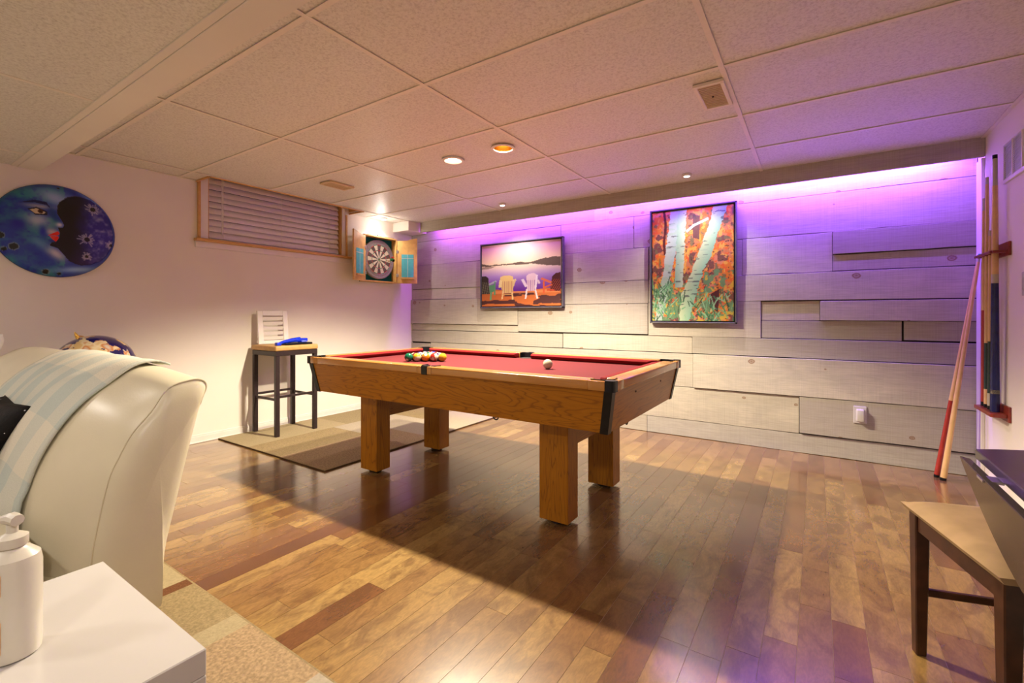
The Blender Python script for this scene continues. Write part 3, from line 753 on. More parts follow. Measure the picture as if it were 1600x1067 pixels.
def vcol_mesh(name, mat, pos, C, closed_back=None):
    h, w_ = C.shape[:2]
    idx = np.arange(h * w_).reshape(h, w_)
    V = [tuple(p) for p in pos.reshape(-1, 3)]
    F = [(int(idx[j, i]), int(idx[j, i + 1]), int(idx[j + 1, i + 1]), int(idx[j + 1, i])) for j in range(h - 1) for i in range(w_ - 1)]
    cols = C.reshape(-1, 3)
    if closed_back is not None:
        ring = [int(k) for k in list(idx[0, :]) + list(idx[1:, -1]) + list(idx[-1, -2::-1]) + list(idx[-2:0:-1, 0])]
        b = len(V); V += [tuple(np.array(V[k]) + closed_back) for k in ring]; n = len(ring)
        F += [(ring[(i + 1) % n], ring[i], b + i, b + (i + 1) % n) for i in range(n)] + [tuple(range(b, b + n))[::-1]]
        cols = np.vstack([cols, np.array([cols[k] for k in ring])])
    me = bpy.data.meshes.new(name); me.from_pydata(V, [], F); me.materials.append(MATS[mat])
    c = np.clip(cols, 0, 1); c = np.where(c <= .04045, c / 12.92, ((c + .055) / 1.055) ** 2.4)
    at = me.color_attributes.new('Col', 'FLOAT_COLOR', 'POINT')
    at.data.foreach_set('color', np.hstack([c, np.ones((len(c), 1))]).astype(np.float32).ravel())
    me.update(); return me
def framed(name, label, x0, x1, z0, z1, C):
    t = thing(name, label, 'picture', ((x0 + x1) / 2, YB - .04, z0))
    yf = 2.475; fw = .012
    o_ = .033
    m = MB()
    for (a, b, c, d) in ((x0, x1, z1 - fw, z1), (x0, x1, z0, z0 + fw), (x0, x0 + fw, z0, z1), (x1 - fw, x1, z0, z1)): m.box(a, b, yf, YB - .045, c, d)
    part(m, 'frame', 'frame_grey', t, .0015)
    part(MB().box(x0 + fw, x1 - fw, YB - .06, YB - .05, z0 + fw, z1 - fw), 'frame_back', 'frame_black', t)
    g = .022
    h, w_ = C.shape[:2]; U, V = np.meshgrid(np.linspace(x0 + g, x1 - g, w_), np.linspace(z0 + g, z1 - g, h))
    pos = np.stack([U, np.full(U.shape, yf + .006), V], -1) - np.array(t.location)
    me = vcol_mesh('canvas', 'canvas_print', pos, C, np.array([0, .022, 0]))
    link(bpy.data.objects.new('canvas', me), t)
    return t

def paint_lake():
    W, Hh = 190, 132; U, V = np.meshgrid(np.linspace(0, 1, W), np.linspace(0, 1, Hh)); C = np.zeros((Hh, W, 3))
    t = np.clip((V - .66) / .34, 0, 1)[..., None]; s = np.clip((V - .25) / .41, 0, 1)[..., None]
    sky = np.array([.98, .86, .66]) * (1 - t) + np.array([.86, .62, .72]) * t
    wat = np.array([.42, .16, .62]) * (1 - s) + np.array([.93, .78, .70]) * s
    wat = np.where(s < .55, np.array([.40, .16, .60]) * (1 - s / .55) + np.array([.66, .52, .80]) * s / .55, np.array([.66, .52, .80]) * (1 - (s - .55) / .45) + np.array([.97, .86, .70]) * (s - .55) / .45)
    C[...] = np.where((V > .66)[..., None], sky, wat)
    glow = np.exp(-(((U - .5) / .23) ** 2 + ((V - .76) / .2) ** 2)); fill(C, np.ones_like(U), (.97, .93, .78), glow * .9)
    n = vnoise(U, V, 14, 30, 3)
    hill = [(0, .66), (0, .70), (.07, .685), (.14, .675), (.2, .69), (.23, .675), (.38, .68), (.48, .70), (.53, .70), (.6, .68), (.66, .685), (.74, .71), (.82, .735), (.9, .745), (1, .74), (1, .60), (.9, .61), (.73, .635), (.66, .655)]
    fill(C, pip(U, V + (n - .5) * .02, hill), (.34, .27, .22), .92)
    fill(C, pip(U, V, [(0, .655), (.2, .655), (.12, .62), (0, .61)]), (.45, .36, .30), .6)
    dk = V < .25 + .02 * np.sin(U * 9); fill(C, dk, (.78, .42, .20))
    pl = vnoise(U, V, 5, 16, 11); fill(C, dk & (pl > .52) & (V < .22), (.26, .13, .15), .9)
    fill(C, dk & (V > .2) & (V < .25), (.92, .58, .36), .7)
    def slats(poly, col, dark, n0, lean):
        msk = pip(U, V, poly); fill(C, msk, col)
        f = np.abs(((U + (V - .3) * lean) * n0) % 1 - .5) > .36; fill(C, msk & f & (V < .40), dark, .75)
    def seg(a, b, wd, col):
        a = np.array(a); b = np.array(b); d = b - a; L = np.hypot(*d); tt = ((U - a[0]) * d[0] + (V - a[1]) * d[1]) / L ** 2
        dist = np.abs((U - a[0]) * d[1] - (V - a[1]) * d[0]) / L; fill(C, (tt > 0) & (tt < 1) & (dist < wd), col)
    seg((.10, .36), (.20, .41), .014, (.70, .72, .74)); seg((.18, .40), (.175, .18), .010, (.40, .62, .45)); seg((.13, .26), (.12, .10), .012, (.42, .66, .46))
    fill(C, pip(U, V, [(.10, .34), (.18, .36), (.17, .24), (.10, .22)]), (.36, .60, .42))
    slats([(.0, .50), (.06, .50), (.09, .46), (.11, .20), (.0, .20)], (.20, .15, .13), (.62, .62, .50), 40, .12)
    slats([(.25, .47), (.29, .49), (.38, .49), (.42, .47), (.43, .36), (.415, .21), (.285, .21), (.26, .34)], (.93, .80, .50), (.70, .45, .42), 42, 0)
    seg((.26, .42), (.245, .30), .018, (.95, .86, .60)); seg((.42, .40), (.46, .42), .016, (.95, .88, .66)); seg((.445, .42), (.42, .32), .014, (.90, .78, .55)); seg((.29, .24), (.275, .11), .010, (.93, .80, .55)); seg((.41, .22), (.415, .10), .010, (.93, .80, .55)); seg((.28, .19), (.42, .19), .008, (.85, .66, .42))
    slats([(.59, .47), (.62, .50), (.68, .51), (.72, .48), (.725, .36), (.70, .23), (.60, .23), (.59, .36)], (.92, .80, .84), (.60, .42, .66), 42, 0)
    seg((.54, .42), (.59, .30), .018, (.94, .86, .92)); seg((.72, .48), (.70, .26), .012, (.96, .90, .95)); seg((.73, .40), (.75, .34), .014, (.92, .82, .86)); seg((.595, .26), (.58, .11), .010, (.95, .88, .88)); seg((.70, .25), (.725, .11), .010, (.95, .88, .88))
    slats([(.90, .44), (.94, .49), (1.0, .50), (1.0, .22), (.87, .22)], (.30, .08, .10), (.75, .32, .22), 40, -.5)
    seg((.77, .42), (.89, .35), .016, (.90, .45, .30)); seg((.80, .38), (.80, .19), .010, (.86, .38, .20)); seg((.81, .28), (.90, .32), .012, (.86, .38, .22)); seg((.84, .24), (.93, .23), .012, (.80, .30, .16))
    return C * .86
framed('lake_picture', 'framed canvas of four lawn chairs facing a lake at sunset on the plank wall', -.332, .693, 1.125, 1.832, paint_lake())

def paint_birch():
    W, Hh = 150, 215; U, V = np.meshgrid(np.linspace(0, 1, W), np.linspace(0, 1, Hh)); C = np.zeros((Hh, W, 3)); C[...] = (.82, .50, .33)
    A_ = vnoise(U, V, 12, 17, 1); B_ = vnoise(U, V, 20, 28, 7); D_ = vnoise(U, V, 7, 10, 13); E_ = vnoise(U, V, 34, 48, 19, 2)
    fill(C, D_ > .52, (.88, .54, .42), .85); fill(C, A_ > .56, (.90, .50, .14), .85); fill(C, (B_ > .62), (.95, .72, .30), .8); fill(C, (E_ > .66), (.93, .40, .18), .9)
    fill(C, (A_ < .36), (.40, .24, .26), .8); fill(C, (B_ < .33), (.46, .44, .30), .8); fill(C, (E_ < .26) & (V < .7), (.34, .17, .17), .7)
    low = np.clip((.42 - V) / .3, 0, 1); fill(C, (vnoise(U, V, 16, 22, 31) > .62 - .16 * low) & (V < .45), (.42, .60, .42), .9); fill(C, (vnoise(U, V, 22, 30, 37) > .66) & (V < .4), (.88, .74, .26), .9)
    fill(C, pip(U, V, [(.52, .95), (.61, .93), (.60, .72), (.52, .74)]), (.34, .22, .26), .85); fill(C, pip(U, V, [(.72, .23), (.84, .28), (.82, .08), (.72, .12)]), (.28, .09, .13), .9); fill(C, np.abs(U - .165 + .01 * np.sin(V * 20)) < .016 * (V > .6), (.30, .10, .10), .9)
    def trunk(L, R, c1, c2):
        ys = np.array([p[1] for p in L][::-1]); xl = np.interp(V, ys, np.array([p[0] for p in L][::-1])); yr = np.array([p[1] for p in R][::-1]); xr = np.interp(V, yr, np.array([p[0] for p in R][::-1]))
        msk = (U > xl + (E_ - .5) * .03) & (U < xr + (E_ - .5) * .03) & (V >= ys[0]) & (V <= ys[-1]); f = np.clip((U - xl) / (xr - xl + 1e-6), 0, 1)
        col = np.array(c1) * (1 - f[..., None]) + np.array(c2) * f[..., None]; C[msk] = col[msk]
        fill(C, msk & (vnoise(U, V, 9, 60, 43, 2) > .78), (.34, .36, .36), .75); fill(C, msk & (vnoise(U, V, 6, 24, 47, 2) > .66), (.66, .78, .66), .6)
    trunk([(.33, 1), (.31, .64), (.30, .30)], [(.44, 1), (.42, .64), (.39, .30)], (.60, .76, .66), (.80, .86, .74))
    trunk([(.24, 1), (.18, .65), (.14, .42), (.03, 0)], [(.34, 1), (.31, .64), (.23, .36), (.14, 0)], (.78, .82, .77), (.68, .77, .74))
    trunk([(.77, 1), (.71, .84), (.61, .64), (.49, .41), (.38, .24), (.35, 0)], [(.93, 1), (.82, .76), (.74, .57), (.65, .45), (.58, .28), (.47, 0)], (.82, .88, .70), (.60, .80, .67))
    for (a, b, wd) in (((.44, .80), (.53, .85), .012), ((.53, .85), (.71, .90), .011)):
        a = np.array(a); b = np.array(b); d = b - a; L = np.hypot(*d); tt = ((U - a[0]) * d[0] + (V - a[1]) * d[1]) / L ** 2; fill(C, (tt > 0) & (tt < 1) & (np.abs((U - a[0]) * d[1] - (V - a[1]) * d[0]) / L < wd), (.82, .86, .82))
    rs = np.random.RandomState(3)
    for k in range(150):           # fern fronds
        x0 = rs.choice([rs.uniform(0, .25), rs.uniform(.3, 1)]); y0 = rs.uniform(-.02, .30 if x0 < .25 else .2); an = rs.uniform(.3, 2.8); L = rs.uniform(.05, .13); a = np.array([x0, y0]); d = np.array([math.cos(an) * L, math.sin(an) * L])
        tt = ((U - a[0]) * d[0] + (V - a[1]) * d[1]) / L ** 2; di = np.abs((U - a[0]) * d[1] - (V - a[1]) * d[0]) / L
        fill(C, (tt > 0) & (tt < 1) & (di < .006), [(.48, .74, .52), (.30, .56, .38), (.62, .82, .62), (.20, .36, .24)][rs.randint(4)], .9)
    return C * .82
framed('birch_picture', 'tall framed canvas of white birch trunks in orange autumn woods', 1.556, 2.254, .980, 1.971, paint_birch())

# ------------------------------------------------------------------ moon plaque
def moon():
    mr, yc, zc = .306, -.712, 1.612
    N, M = 100, 260
    Rr, Th = np.meshgrid(np.linspace(0.0, 1, N), np.linspace(0, 2 * PI, M, endpoint=True), indexing='ij')
    U = Rr * np.cos(Th); V = Rr * np.sin(Th); C = np.zeros((N, M, 3))
    Un, Vn = (U + 1) / 2, (V + 1) / 2
    n1 = vnoise(Un, Vn, 7, 7, 5, 4); n2 = vnoise(Un, Vn, 22, 22, 9, 3)
    C[...] = (.10, .20, .60); fill(C, np.ones_like(U), (.17, .46, .54), np.clip((n1 - .35) * 3, 0, 1) * (U < .1)); fill(C, np.ones_like(U), (.06, .10, .55), np.clip((n2 - .55) * 3, 0, 1))
    # pale forehead / cheek / chin highlights
    def blob(u, v, a, b, col, k=1.0, rot=0):
        du, dv = U - u, V - v; x = du * math.cos(rot) + dv * math.sin(rot); y = -du * math.sin(rot) + dv * math.cos(rot)
        fill(C, np.ones_like(U), col, k * np.exp(-((x / a) ** 2 + (y / b) ** 2)))
    blob(-.05, .70, .30, .17, (.58, .66, .82), 1.0, -.3); blob(-.33, .17, .20, .15, (.66, .68, .78), 1.0); blob(-.12, -.05, .13, .08, (.74, .66, .72), 1.0); blob(-.05, -.50, .20, .10, (.76, .72, .78), 1.0, -.7); blob(.30, -.82, .36, .07, (.55, .68, .85), 1.0, .12); blob(.55, .78, .30, .07, (.36, .50, .82), .9, -.7); blob(-.30, -.30, .16, .10, (.36, .58, .72), .8, -.6)
    blob(-.62, .06, .13, .12, (.06, .08, .58), 1.0, -.6); blob(-.25, -.06, .06, .13, (.05, .12, .66), .9); blob(-.30, .47, .24, .05, (.62, .60, .68), .95); blob(-.09, .34, .05, .18, (.06, .24, .50), .9, .3); blob(.0, .12, .06, .05, (.84, .82, .84), .95)
    fill(C, pip(U, V, [(-.60, .50), (-.37, .60), (-.19, .58), (-.13, .46), (-.20, .52), (-.37, .54)]), (.03, .05, .30))
    fill(C, pip(U, V, [(-.48, .39), (-.34, .45), (-.18, .38), (-.18, .30), (-.36, .28)]), (.02, .03, .18))
    fill(C, pip(U, V, [(-.44, .38), (-.34, .42), (-.21, .36), (-.23, .32), (-.36, .31)]), (.80, .72, .60))
    fill(C, (U + .285) ** 2 + (V - .365) ** 2 < .042 ** 2, (.28, .10, .04)); fill(C, (U + .285) ** 2 + (V - .365) ** 2 < .02 ** 2, (.02, .01, .01))
    dark = [(.26, .81), (.15, .77), (.08, .70), (.01, .62), (-.02, .54), (-.03, .37), (.03, .24), (.08, .13), (.06, .07), (-.02, .06), (.01, -.04), (.0, -.16), (-.04, -.24), (-.12, -.27), (-.14, -.34), (-.02, -.38), (.08, -.51), (.17, -.64), (.26, -.69), (.37, -.72), (.53, -.70), (.72, -.59), (.84, -.43), (.93, -.21), (.955, .05), (.88, .41), (.72, .66), (.53, .79), (.38, .82)]
    dm = pip(U, V, dark); fill(C, dm, (.012, .012, .03))
    sh_ = np.clip((U - .15 + (n1 - .5) * .3) / .4, 0, 1); fill(C, dm, (.10, .09, .48), sh_); fill(C, dm, (.62, .60, .74), np.clip((n2 - .42) * 2.2, 0, .8) * np.clip((U - .35) / .35, 0, 1) * (V < .6))
    rs = np.random.RandomState(2)
    for (u, v, r) in ((.58, .57, .05), (.47, -.13, .05), (.47, -.51, .035), (.91, -.21, .035)):
        for k in range(16):
            a = 2 * PI * k / 16 + rs.uniform(-.15, .15); L = r * rs.uniform(1.8, 3.6); d = np.array([math.cos(a) * L, math.sin(a) * L]); tt = ((U - u) * d[0] + (V - v) * d[1]) / L ** 2; di = np.abs((U - u) * d[1] - (V - v) * d[0]) / L
            fill(C, dm & (tt > 0) & (tt < 1) & (di < .011), (.72, .68, .74), .75)
        fill(C, (U - u) ** 2 + (V - v) ** 2 < r ** 2, (.01, .01, .02))
    for (u, v, r) in ((-.86, -.21, .06), (-.67, -.42, .065), (-.80, -.48, .04), (-.19, -.90, .05), (.02, -.93, .03), (.0, .93, .02)):
        q = ((U - u) ** 2 + (V - v) ** 2) ** .5; fill(C, q < r * 1.25, (.45, .50, .55), .8); fill(C, q < r, (.01, .02, .05))
    fill(C, pip(U, V, [(-.18, -.13), (-.08, -.06), (-.02, -.02), (.01, -.07), (-.03, -.115), (-.10, -.125)]), (.86, .10, .05)); fill(C, pip(U, V, [(-.15, -.14), (-.06, -.13), (-.01, -.14), (-.01, -.19), (-.05, -.25), (-.11, -.20)]), (.84, .08, .05))
    face = ~dm
    relief = .045 * np.sqrt(np.clip(1 - Rr ** 2, 0, 1)) + np.where(face, .008, 0) * np.clip((1 - Rr) / .08, 0, 1) + .012 * np.exp(-(((U - .0) / .08) ** 2 + ((V - .14) / .10) ** 2)) * face + .008 * np.exp(-(((U + .05) / .09) ** 2 + ((V + .13) / .07) ** 2)) * face
    pos = np.stack([XL + .008 + relief, yc + U * mr, zc + V * mr], -1)
    t = thing('moon_plaque', 'round blue painted moon face plaque with red lips on the left wall', 'wall plaque', (XL, yc, zc - mr))
    me = vcol_mesh('plaque_face', 'painted_clay', pos - np.array(t.location), C)
    for p in me.polygons: p.use_smooth = True
    link(bpy.data.objects.new('plaque_face', me), t)
    part(MB().lathe([(mr, 0), (mr + .001, .004), (mr, .010)], (0, 0, 0), 64, 0, lambda a, b, z: (XL + .001 + z, yc + a, zc + b)), 'plaque_back', 'cue_blue', t)
moon()

# ------------------------------------------------------------------ dart cabinet
dc = thing('dart_cabinet', 'open pine dartboard cabinet with two doors beside the corner', 'cabinet', (XL, 1.98, 1.425))
DY0, DY1, DZ0, DZ1, DX = 1.742, 2.218, 1.425, 1.95, XL + .092
part(MB().box(XL, XL + .012, DY0, DY1, DZ0, DZ1), 'back_panel', 'teal_felt', dc)
for (a, b) in ((DY0, DY0 + .016), (DY1 - .016, DY1)): part(MB().box(XL, DX, a, b, DZ0, DZ1), 'side_panel', 'light_wood', dc, .002)
part(MB().box(XL, DX, DY0 + .016, DY1 - .016, DZ0, DZ0 + .016), 'bottom_panel', 'light_wood', dc, .002); part(MB().box(XL, DX, DY0 + .016, DY1 - .016, DZ1 - .016, DZ1), 'top_panel', 'light_wood', dc, .002)
def door(h, e, sgn):
    h = Vector((*h, 0)); e = Vector((*e, 0)); d = (e - h).normalized(); nrm = Vector((-d.y, d.x, 0)) * sgn; W_ = .232
    def q(a, b, z): p = h + d * a + nrm * b; return (p.x, p.y, z)
    def bx(a0, a1, b0, b1, z0, z1): m = MB().box(a0, a1, b0, b1, z0, z1); m.v = [q(*p) for p in m.v]; return m
    prof = [(0, DZ0), (W_, DZ0), (W_, DZ1 + .015), (W_ * .75, DZ1 + .004), (W_ * .5, DZ1 - .012), (W_ * .25, DZ1 - .018), (0, DZ1 - .02)]
    m = MB().prism(prof, -.009, .009); m.v = [q(p[0], p[2], p[1]) for p in m.v]
    dr = part(m, 'door', 'light_wood', dc, .002)
    part(bx(.05, .19, .0092, .0112, 1.50, 1.77), 'score_board', 'chalk_teal', dr)
    part(bx(.118, .122, .0112, .0118, 1.50, 1.77), 'score_line', 'cord_white', dr); part(bx(.05, .19, .0112, .0118, 1.722, 1.727), 'score_line', 'cord_white', dr)
    part(bx(.045, .195, .0092, .030, 1.478, 1.492), 'chalk_tray', 'light_wood', dr, .002)
    for zz in (1.52, 1.80): part(bx(-.014, .016, -.012, .0125, zz - .018, zz + .018), 'hinge', 'steel', dr, .002)
door((DX + .004, DY0 + .002), (DX + .085, 1.527), 1)
door((DX + .004, DY1 - .002), (DX + .180, 2.372), -1)
# dartboard
db = thing('dartboard', 'round cream and black dartboard inside the open cabinet', 'dartboard', (XL + .013, 1.98, 1.465))
DC = (1.98, 1.690); DF = XL + .050
def dd(a, b, z): return (XL + .013 + z, DC[0] + a, DC[1] + b)
part(MB().lathe([(.222, 0), (.224, .01), (.224, .034), (.221, .0365)], (0, 0, 0), 48, 0, dd), 'board_body', 'dart_rim', db)
m = MB(); RRg = [(.0127, .016), (.016, .099), (.099, .107), (.107, .162), (.162, .170)]
def ringseg(r0, r1, a0, a1, z, mi, n=3):
    v = []; 
    for i in range(n + 1):
        a = a0 + (a1 - a0) * i / n; v.append(dd(r0 * math.sin(a), r0 * math.cos(a), z)); v.append(dd(r1 * math.sin(a), r1 * math.cos(a), z))
    m.add(v, [(2 * i, 2 * i + 1, 2 * i + 3, 2 * i + 2) for i in range(n)], mi)
for k in range(20):
    a0, a1 = (k - .5) * PI / 10, (k + .5) * PI / 10
    ringseg(.016, .170, a0, a1, .0372, 1 if k % 2 else 0)
    for (r0, r1) in ((.099, .107), (.162, .170)): ringseg(r0, r1, a0, a1, .0376, 3 if k % 2 else 2)
for k in range(20): ringseg(.0064, .016, k * PI / 10, (k + 1) * PI / 10, .0376, 3); ringseg(.0002, .0064, k * PI / 10, (k + 1) * PI / 10, .0378, 2)
part(m, 'scoring_field', ['dart_seg', 'dart_cream', 'dart_red', 'dart_green'], db)
m = MB(); 
for r in (.107, .170, .016): m.tube([dd(r * math.cos(a), r * math.sin(a), .038) for a in [2 * PI * i / 40 for i in range(40)]], .0008, 5, closed=True)
m.tube([dd(.205 * math.cos(a), .205 * math.sin(a), .040) for a in [2 * PI * i / 40 for i in range(40)]], .0015, 5, closed=True)
part(m, 'wire_rings', 'steel', db)
nums = [20, 1, 18, 4, 13, 6, 10, 15, 2, 17, 3, 19, 7, 16, 8, 11, 14, 9, 12, 5]
for k, nn in enumerate(nums):
    cu = bpy.data.curves.new('numeral', 'FONT'); cu.body = str(nn); cu.size = .034; cu.align_x = 'CENTER'; cu.align_y = 'CENTER'; cu.extrude = .0008
    cu.materials.append(MATS['ivory']); to = bpy.data.objects.new('numeral_text', cu); COL.objects.link(to); bpy.context.view_layer.update()
    nm = bpy.data.meshes.new_from_object(to.evaluated_get(bpy.context.evaluated_depsgraph_get())); bpy.data.objects.remove(to, do_unlink=True); nm.name = 'numeral'
    o = bpy.data.objects.new('numeral', nm); link(o, db)
    a = k * PI / 10; p = Vector(dd(.19 * math.sin(a), .19 * math.cos(a), .0385)) - Vector(db.location); o.location = p; o.rotation_euler = (PI / 2, 0, PI / 2)
for k, (u, v) in enumerate(((.088, .01), (.10, -.02), (.075, -.012))):
    t = thing('dart', ['brass dart stuck highest in the right of the dartboard', 'brass dart stuck lowest and furthest right in the dartboard', 'brass dart stuck nearest the centre of the dartboard'][k], 'dart', dd(u, v, .037), group='darts in the dartboard')
    def dt(a, b, z, u=u, v=v): return dd(u + a + z * .05, v + b + z * .08, .036 + z)
    part(MB().tube([dt(0, 0, 0), dt(0, 0, .03)], [.0006, .0012], 6), 'point', 'steel', t); part(MB().tube([dt(0, 0, .03), dt(0, 0, .036), dt(0, 0, .075)], [.0015, .0033, .003], 8), 'barrel', 'gold', t); part(MB().tube([dt(0, 0, .075), dt(0, 0, .12)], .0018, 6), 'shaft', 'black_plastic', t)
    m = MB(); m.box(-.014, .014, -.0006, .0006, .105, .14); m.box(-.0006, .0006, -.014, .014, .105, .14); m.v = [dt(*p) for p in m.v]; part(m, 'flight', ['dart_red', 'dart_black', 'dart_green'][k], t)
# cabinet lamp
cl = thing('cabinet_lamp', 'small lit white lamp clipped on top of the dart cabinet', 'lamp', (DX - .02, 1.95, 1.951))
part(MB().box(DX - .05, DX - .01, 1.80, 2.18, 1.9505, 1.957), 'mounting_bar', 'black_metal', cl, .001)
part(MB().tube([(DX - .03, 1.945, 1.957), (DX - .02, 1.945, 1.975)], .006, 8), 'stem', 'black_metal', cl)
part(MB().box(DX - .035, DX + .012, 1.918, 1.972, 1.975, 2.018), 'lamp_head', 'bulb_white', cl, .006, 2, True)
lamp('cabinet_lamp_light', 'POINT', (DX + .035, 1.945, 2.0), P_DART, NEUT, shadow_soft_size=0.02)

# ------------------------------------------------------------------ ceiling fixtures
for i, p in enumerate(POTS):
    t = thing('recessed_light', ['round recessed ceiling light nearer the dartboard', 'round recessed ceiling light with yellow reflector nearer the birch picture'][i], 'ceiling light', (p[0], p[1], ZC - .008), group='recessed lights over the pool table')
    part(MB().add(*(lambda pr: ([(p[0] + r * math.cos(2 * PI * k / 32), p[1] + r * math.sin(2 * PI * k / 32), z) for r, z in pr for k in range(32)], [(a * 32 + k, a * 32 + (k + 1) % 32, ((a + 1) % 4) * 32 + (k + 1) % 32, ((a + 1) % 4) * 32 + k) for a in range(4) for k in range(32)]))([(.060, ZC - .004), (.080, ZC - .003), (.079, ZC - .008), (.062, ZC - .009)])), 'trim_ring', 'white_trim', t, smooth=True)
    dpt = .02 if i == 0 else .075
    m = MB(); pr = [(.062, ZC - .006), (.055, ZC + dpt), (.053, ZC + dpt), (.0605, ZC - .006)]
    m.add([(p[0] + r * math.cos(2 * PI * k / 32), p[1] + r * math.sin(2 * PI * k / 32), z) for r, z in pr for k in range(32)], [(a * 32 + k, a * 32 + (k + 1) % 32, ((a + 1) % 4) * 32 + (k + 1) % 32, ((a + 1) % 4) * 32 + k) for a in range(4) for k in range(32)])
    part(m, 'reflector', 'white_trim' if i == 0 else 'gold', t, smooth=True)
    part(MB().lathe([(.001, -.012), (.03, -.008), (.05, 0), (.052, .006)], (p[0], p[1], ZC + dpt), 28), 'bulb', 'bulb_warm', t, smooth=True)
for i, p in enumerate(SPOTS):
    t = thing('mini_spotlight', ['tiny round ceiling spotlight above the dart cabinet', 'tiny round ceiling spotlight above the lake picture', 'tiny round ceiling spotlight above the birch picture'][i], 'spotlight', (p[0], p[1], ZC - .016), group='mini spotlights along the ceiling edge')
    part(MB().lathe([(.036, ZC + .003), (.036, ZC - .006), (.028, ZC - .014), (.025, ZC - .014)], (p[0], p[1], 0), 24), 'housing', 'white_trim', t, smooth=True)
    part(MB().lathe([(.001, ZC - .018), (.018, ZC - .0165), (.022, ZC - .0142)], (p[0], p[1], 0), 20), 'lens', 'bulb_white', t, smooth=True)
for i, p in enumerate(REARFILLS):  # fittings for the added fill lamps
    t = thing('recessed_light', ['recessed light in the lower ceiling behind the sofa, nearest the moon wall', 'recessed light in the lower ceiling second from the moon wall', 'recessed light in the lower ceiling third from the moon wall', 'recessed light in the lower ceiling closest to the right wall'][i], 'ceiling light', (p[0], p[1], ZL - .008), group='recessed lights in the lower ceiling')
    part(MB().lathe([(.085, ZL + .002), (.085, ZL - .004), (.07, ZL - .009)], (p[0], p[1], 0), 28), 'trim_ring', 'white_trim', t, smooth=True)
    part(MB().lathe([(.001, ZL - .012), (.05, ZL - .011), (.066, ZL - .009)], (p[0], p[1], 0), 24), 'bulb', 'bulb_warm', t, smooth=True)
def vent(name, label, x0, x1, y0, y1, mf, ms, n, along):
    t = thing(name, label, 'vent', ((x0 + x1) / 2, (y0 + y1) / 2, ZC - .012)); z0, z1 = ZC - .012, ZC + .003; b = .018
    m = MB()
    for q in ((x0, x1, y0, y0 + b), (x0, x1, y1 - b, y1), (x0, x0 + b, y0 + b, y1 - b), (x1 - b, x1, y0 + b, y1 - b)): m.box(*q, z0, z1)
    part(m, 'frame', mf, t, .002); part(MB().box(x0 + b, x1 - b, y0 + b, y1 - b, z1 - .004, z1), 'duct', 'vent_dark', t)
    for i in range(n):
        if along == 'x': yy = y0 + b + (y1 - y0 - 2 * b) * (i + .5) / n; part(MB().box(x0 + b, x1 - b, yy - .004, yy + .004, z0 + .003, z1 - .004), 'slat', ms, t)
        else: xx = x0 + b + (x1 - x0 - 2 * b) * (i + .5) / n; part(MB().box(xx - .004, xx + .004, y0 + b, y1 - b, z0 + .003, z1 - .004), 'slat', ms, t)
    return t
vt = vent('ceiling_vent', 'square beige slatted ceiling vent beside the grid bar at upper right', 2.292, 2.43, .715, 1.01, 'grid_bar', 'vent_beige', 14, 'x')
part(MB().sphere((2.36, .86, ZC - .011), .005, 8, 6), 'damper_knob', 'black_metal', vt)
vent('ceiling_vent', 'narrow yellow-beige ceiling vent near the high window', -.665, -.525, .715, .955, 'vent_beige', 'vent_beige', 5, 'y')
# right wall register and switch plate, outlet
t = thing('wall_register', 'white louvred air register high on the right wall', 'vent', (XR, 1.76, 1.79))
m = MB()
for k in range(5): yy = 2.025 - k * .137; m.box(XR - .012, XR, yy - .012, yy, 1.785, 1.995)
m.box(XR - .012, XR, 1.465, 2.025, 1.985, 1.999); m.box(XR - .012, XR, 1.465, 2.025, 1.775, 1.797); part(m, 'frame', 'white_trim', t, .002)
for k in range(4):
    for j in range(18):
        yy = 2.013 - k * .137; zz = 1.80 + j * .0104
        if k < 2: part(MB().hexa([(XR - .010, yy - .125, zz), (XR - .002, yy - .125, zz + .006), (XR - .002, yy, zz + .006), (XR - .010, yy, zz)], [(XR - .010, yy - .125, zz + .002), (XR - .002, yy - .125, zz + .008), (XR - .002, yy, zz + .008), (XR - .010, yy, zz + .002)]), 'louvre', 'vent_grey', t)
part(MB().box(XR - .0015, XR, 1.47, 2.02, 1.79, 1.99), 'back_plate', 'vent_grey', t)
t = thing('switch_plate', 'white light switch plate on the right wall', 'switch', (XR, 1.73, 1.15)); part(MB().box(XR - .006, XR, 1.69, 1.765, 1.15, 1.27), 'plate', 'white_lacquer', t, .003, 2); part(MB().box(XR - .012, XR - .006, 1.715, 1.74, 1.18, 1.24), 'rocker', 'white_lacquer', t, .002)
t = thing('wall_outlet', 'white outlet with a plugged-in cover low on the plank wall', 'outlet', (3.05, 2.52, .275)); part(MB().box(3.012, 3.088, 2.513, 2.524, .275, .398), 'plate', 'white_lacquer', t, .003, 2); part(MB().box(3.026, 3.074, 2.470, 2.513, .292, .382), 'plug_cover', 'white_lacquer', t, .010, 3, True)

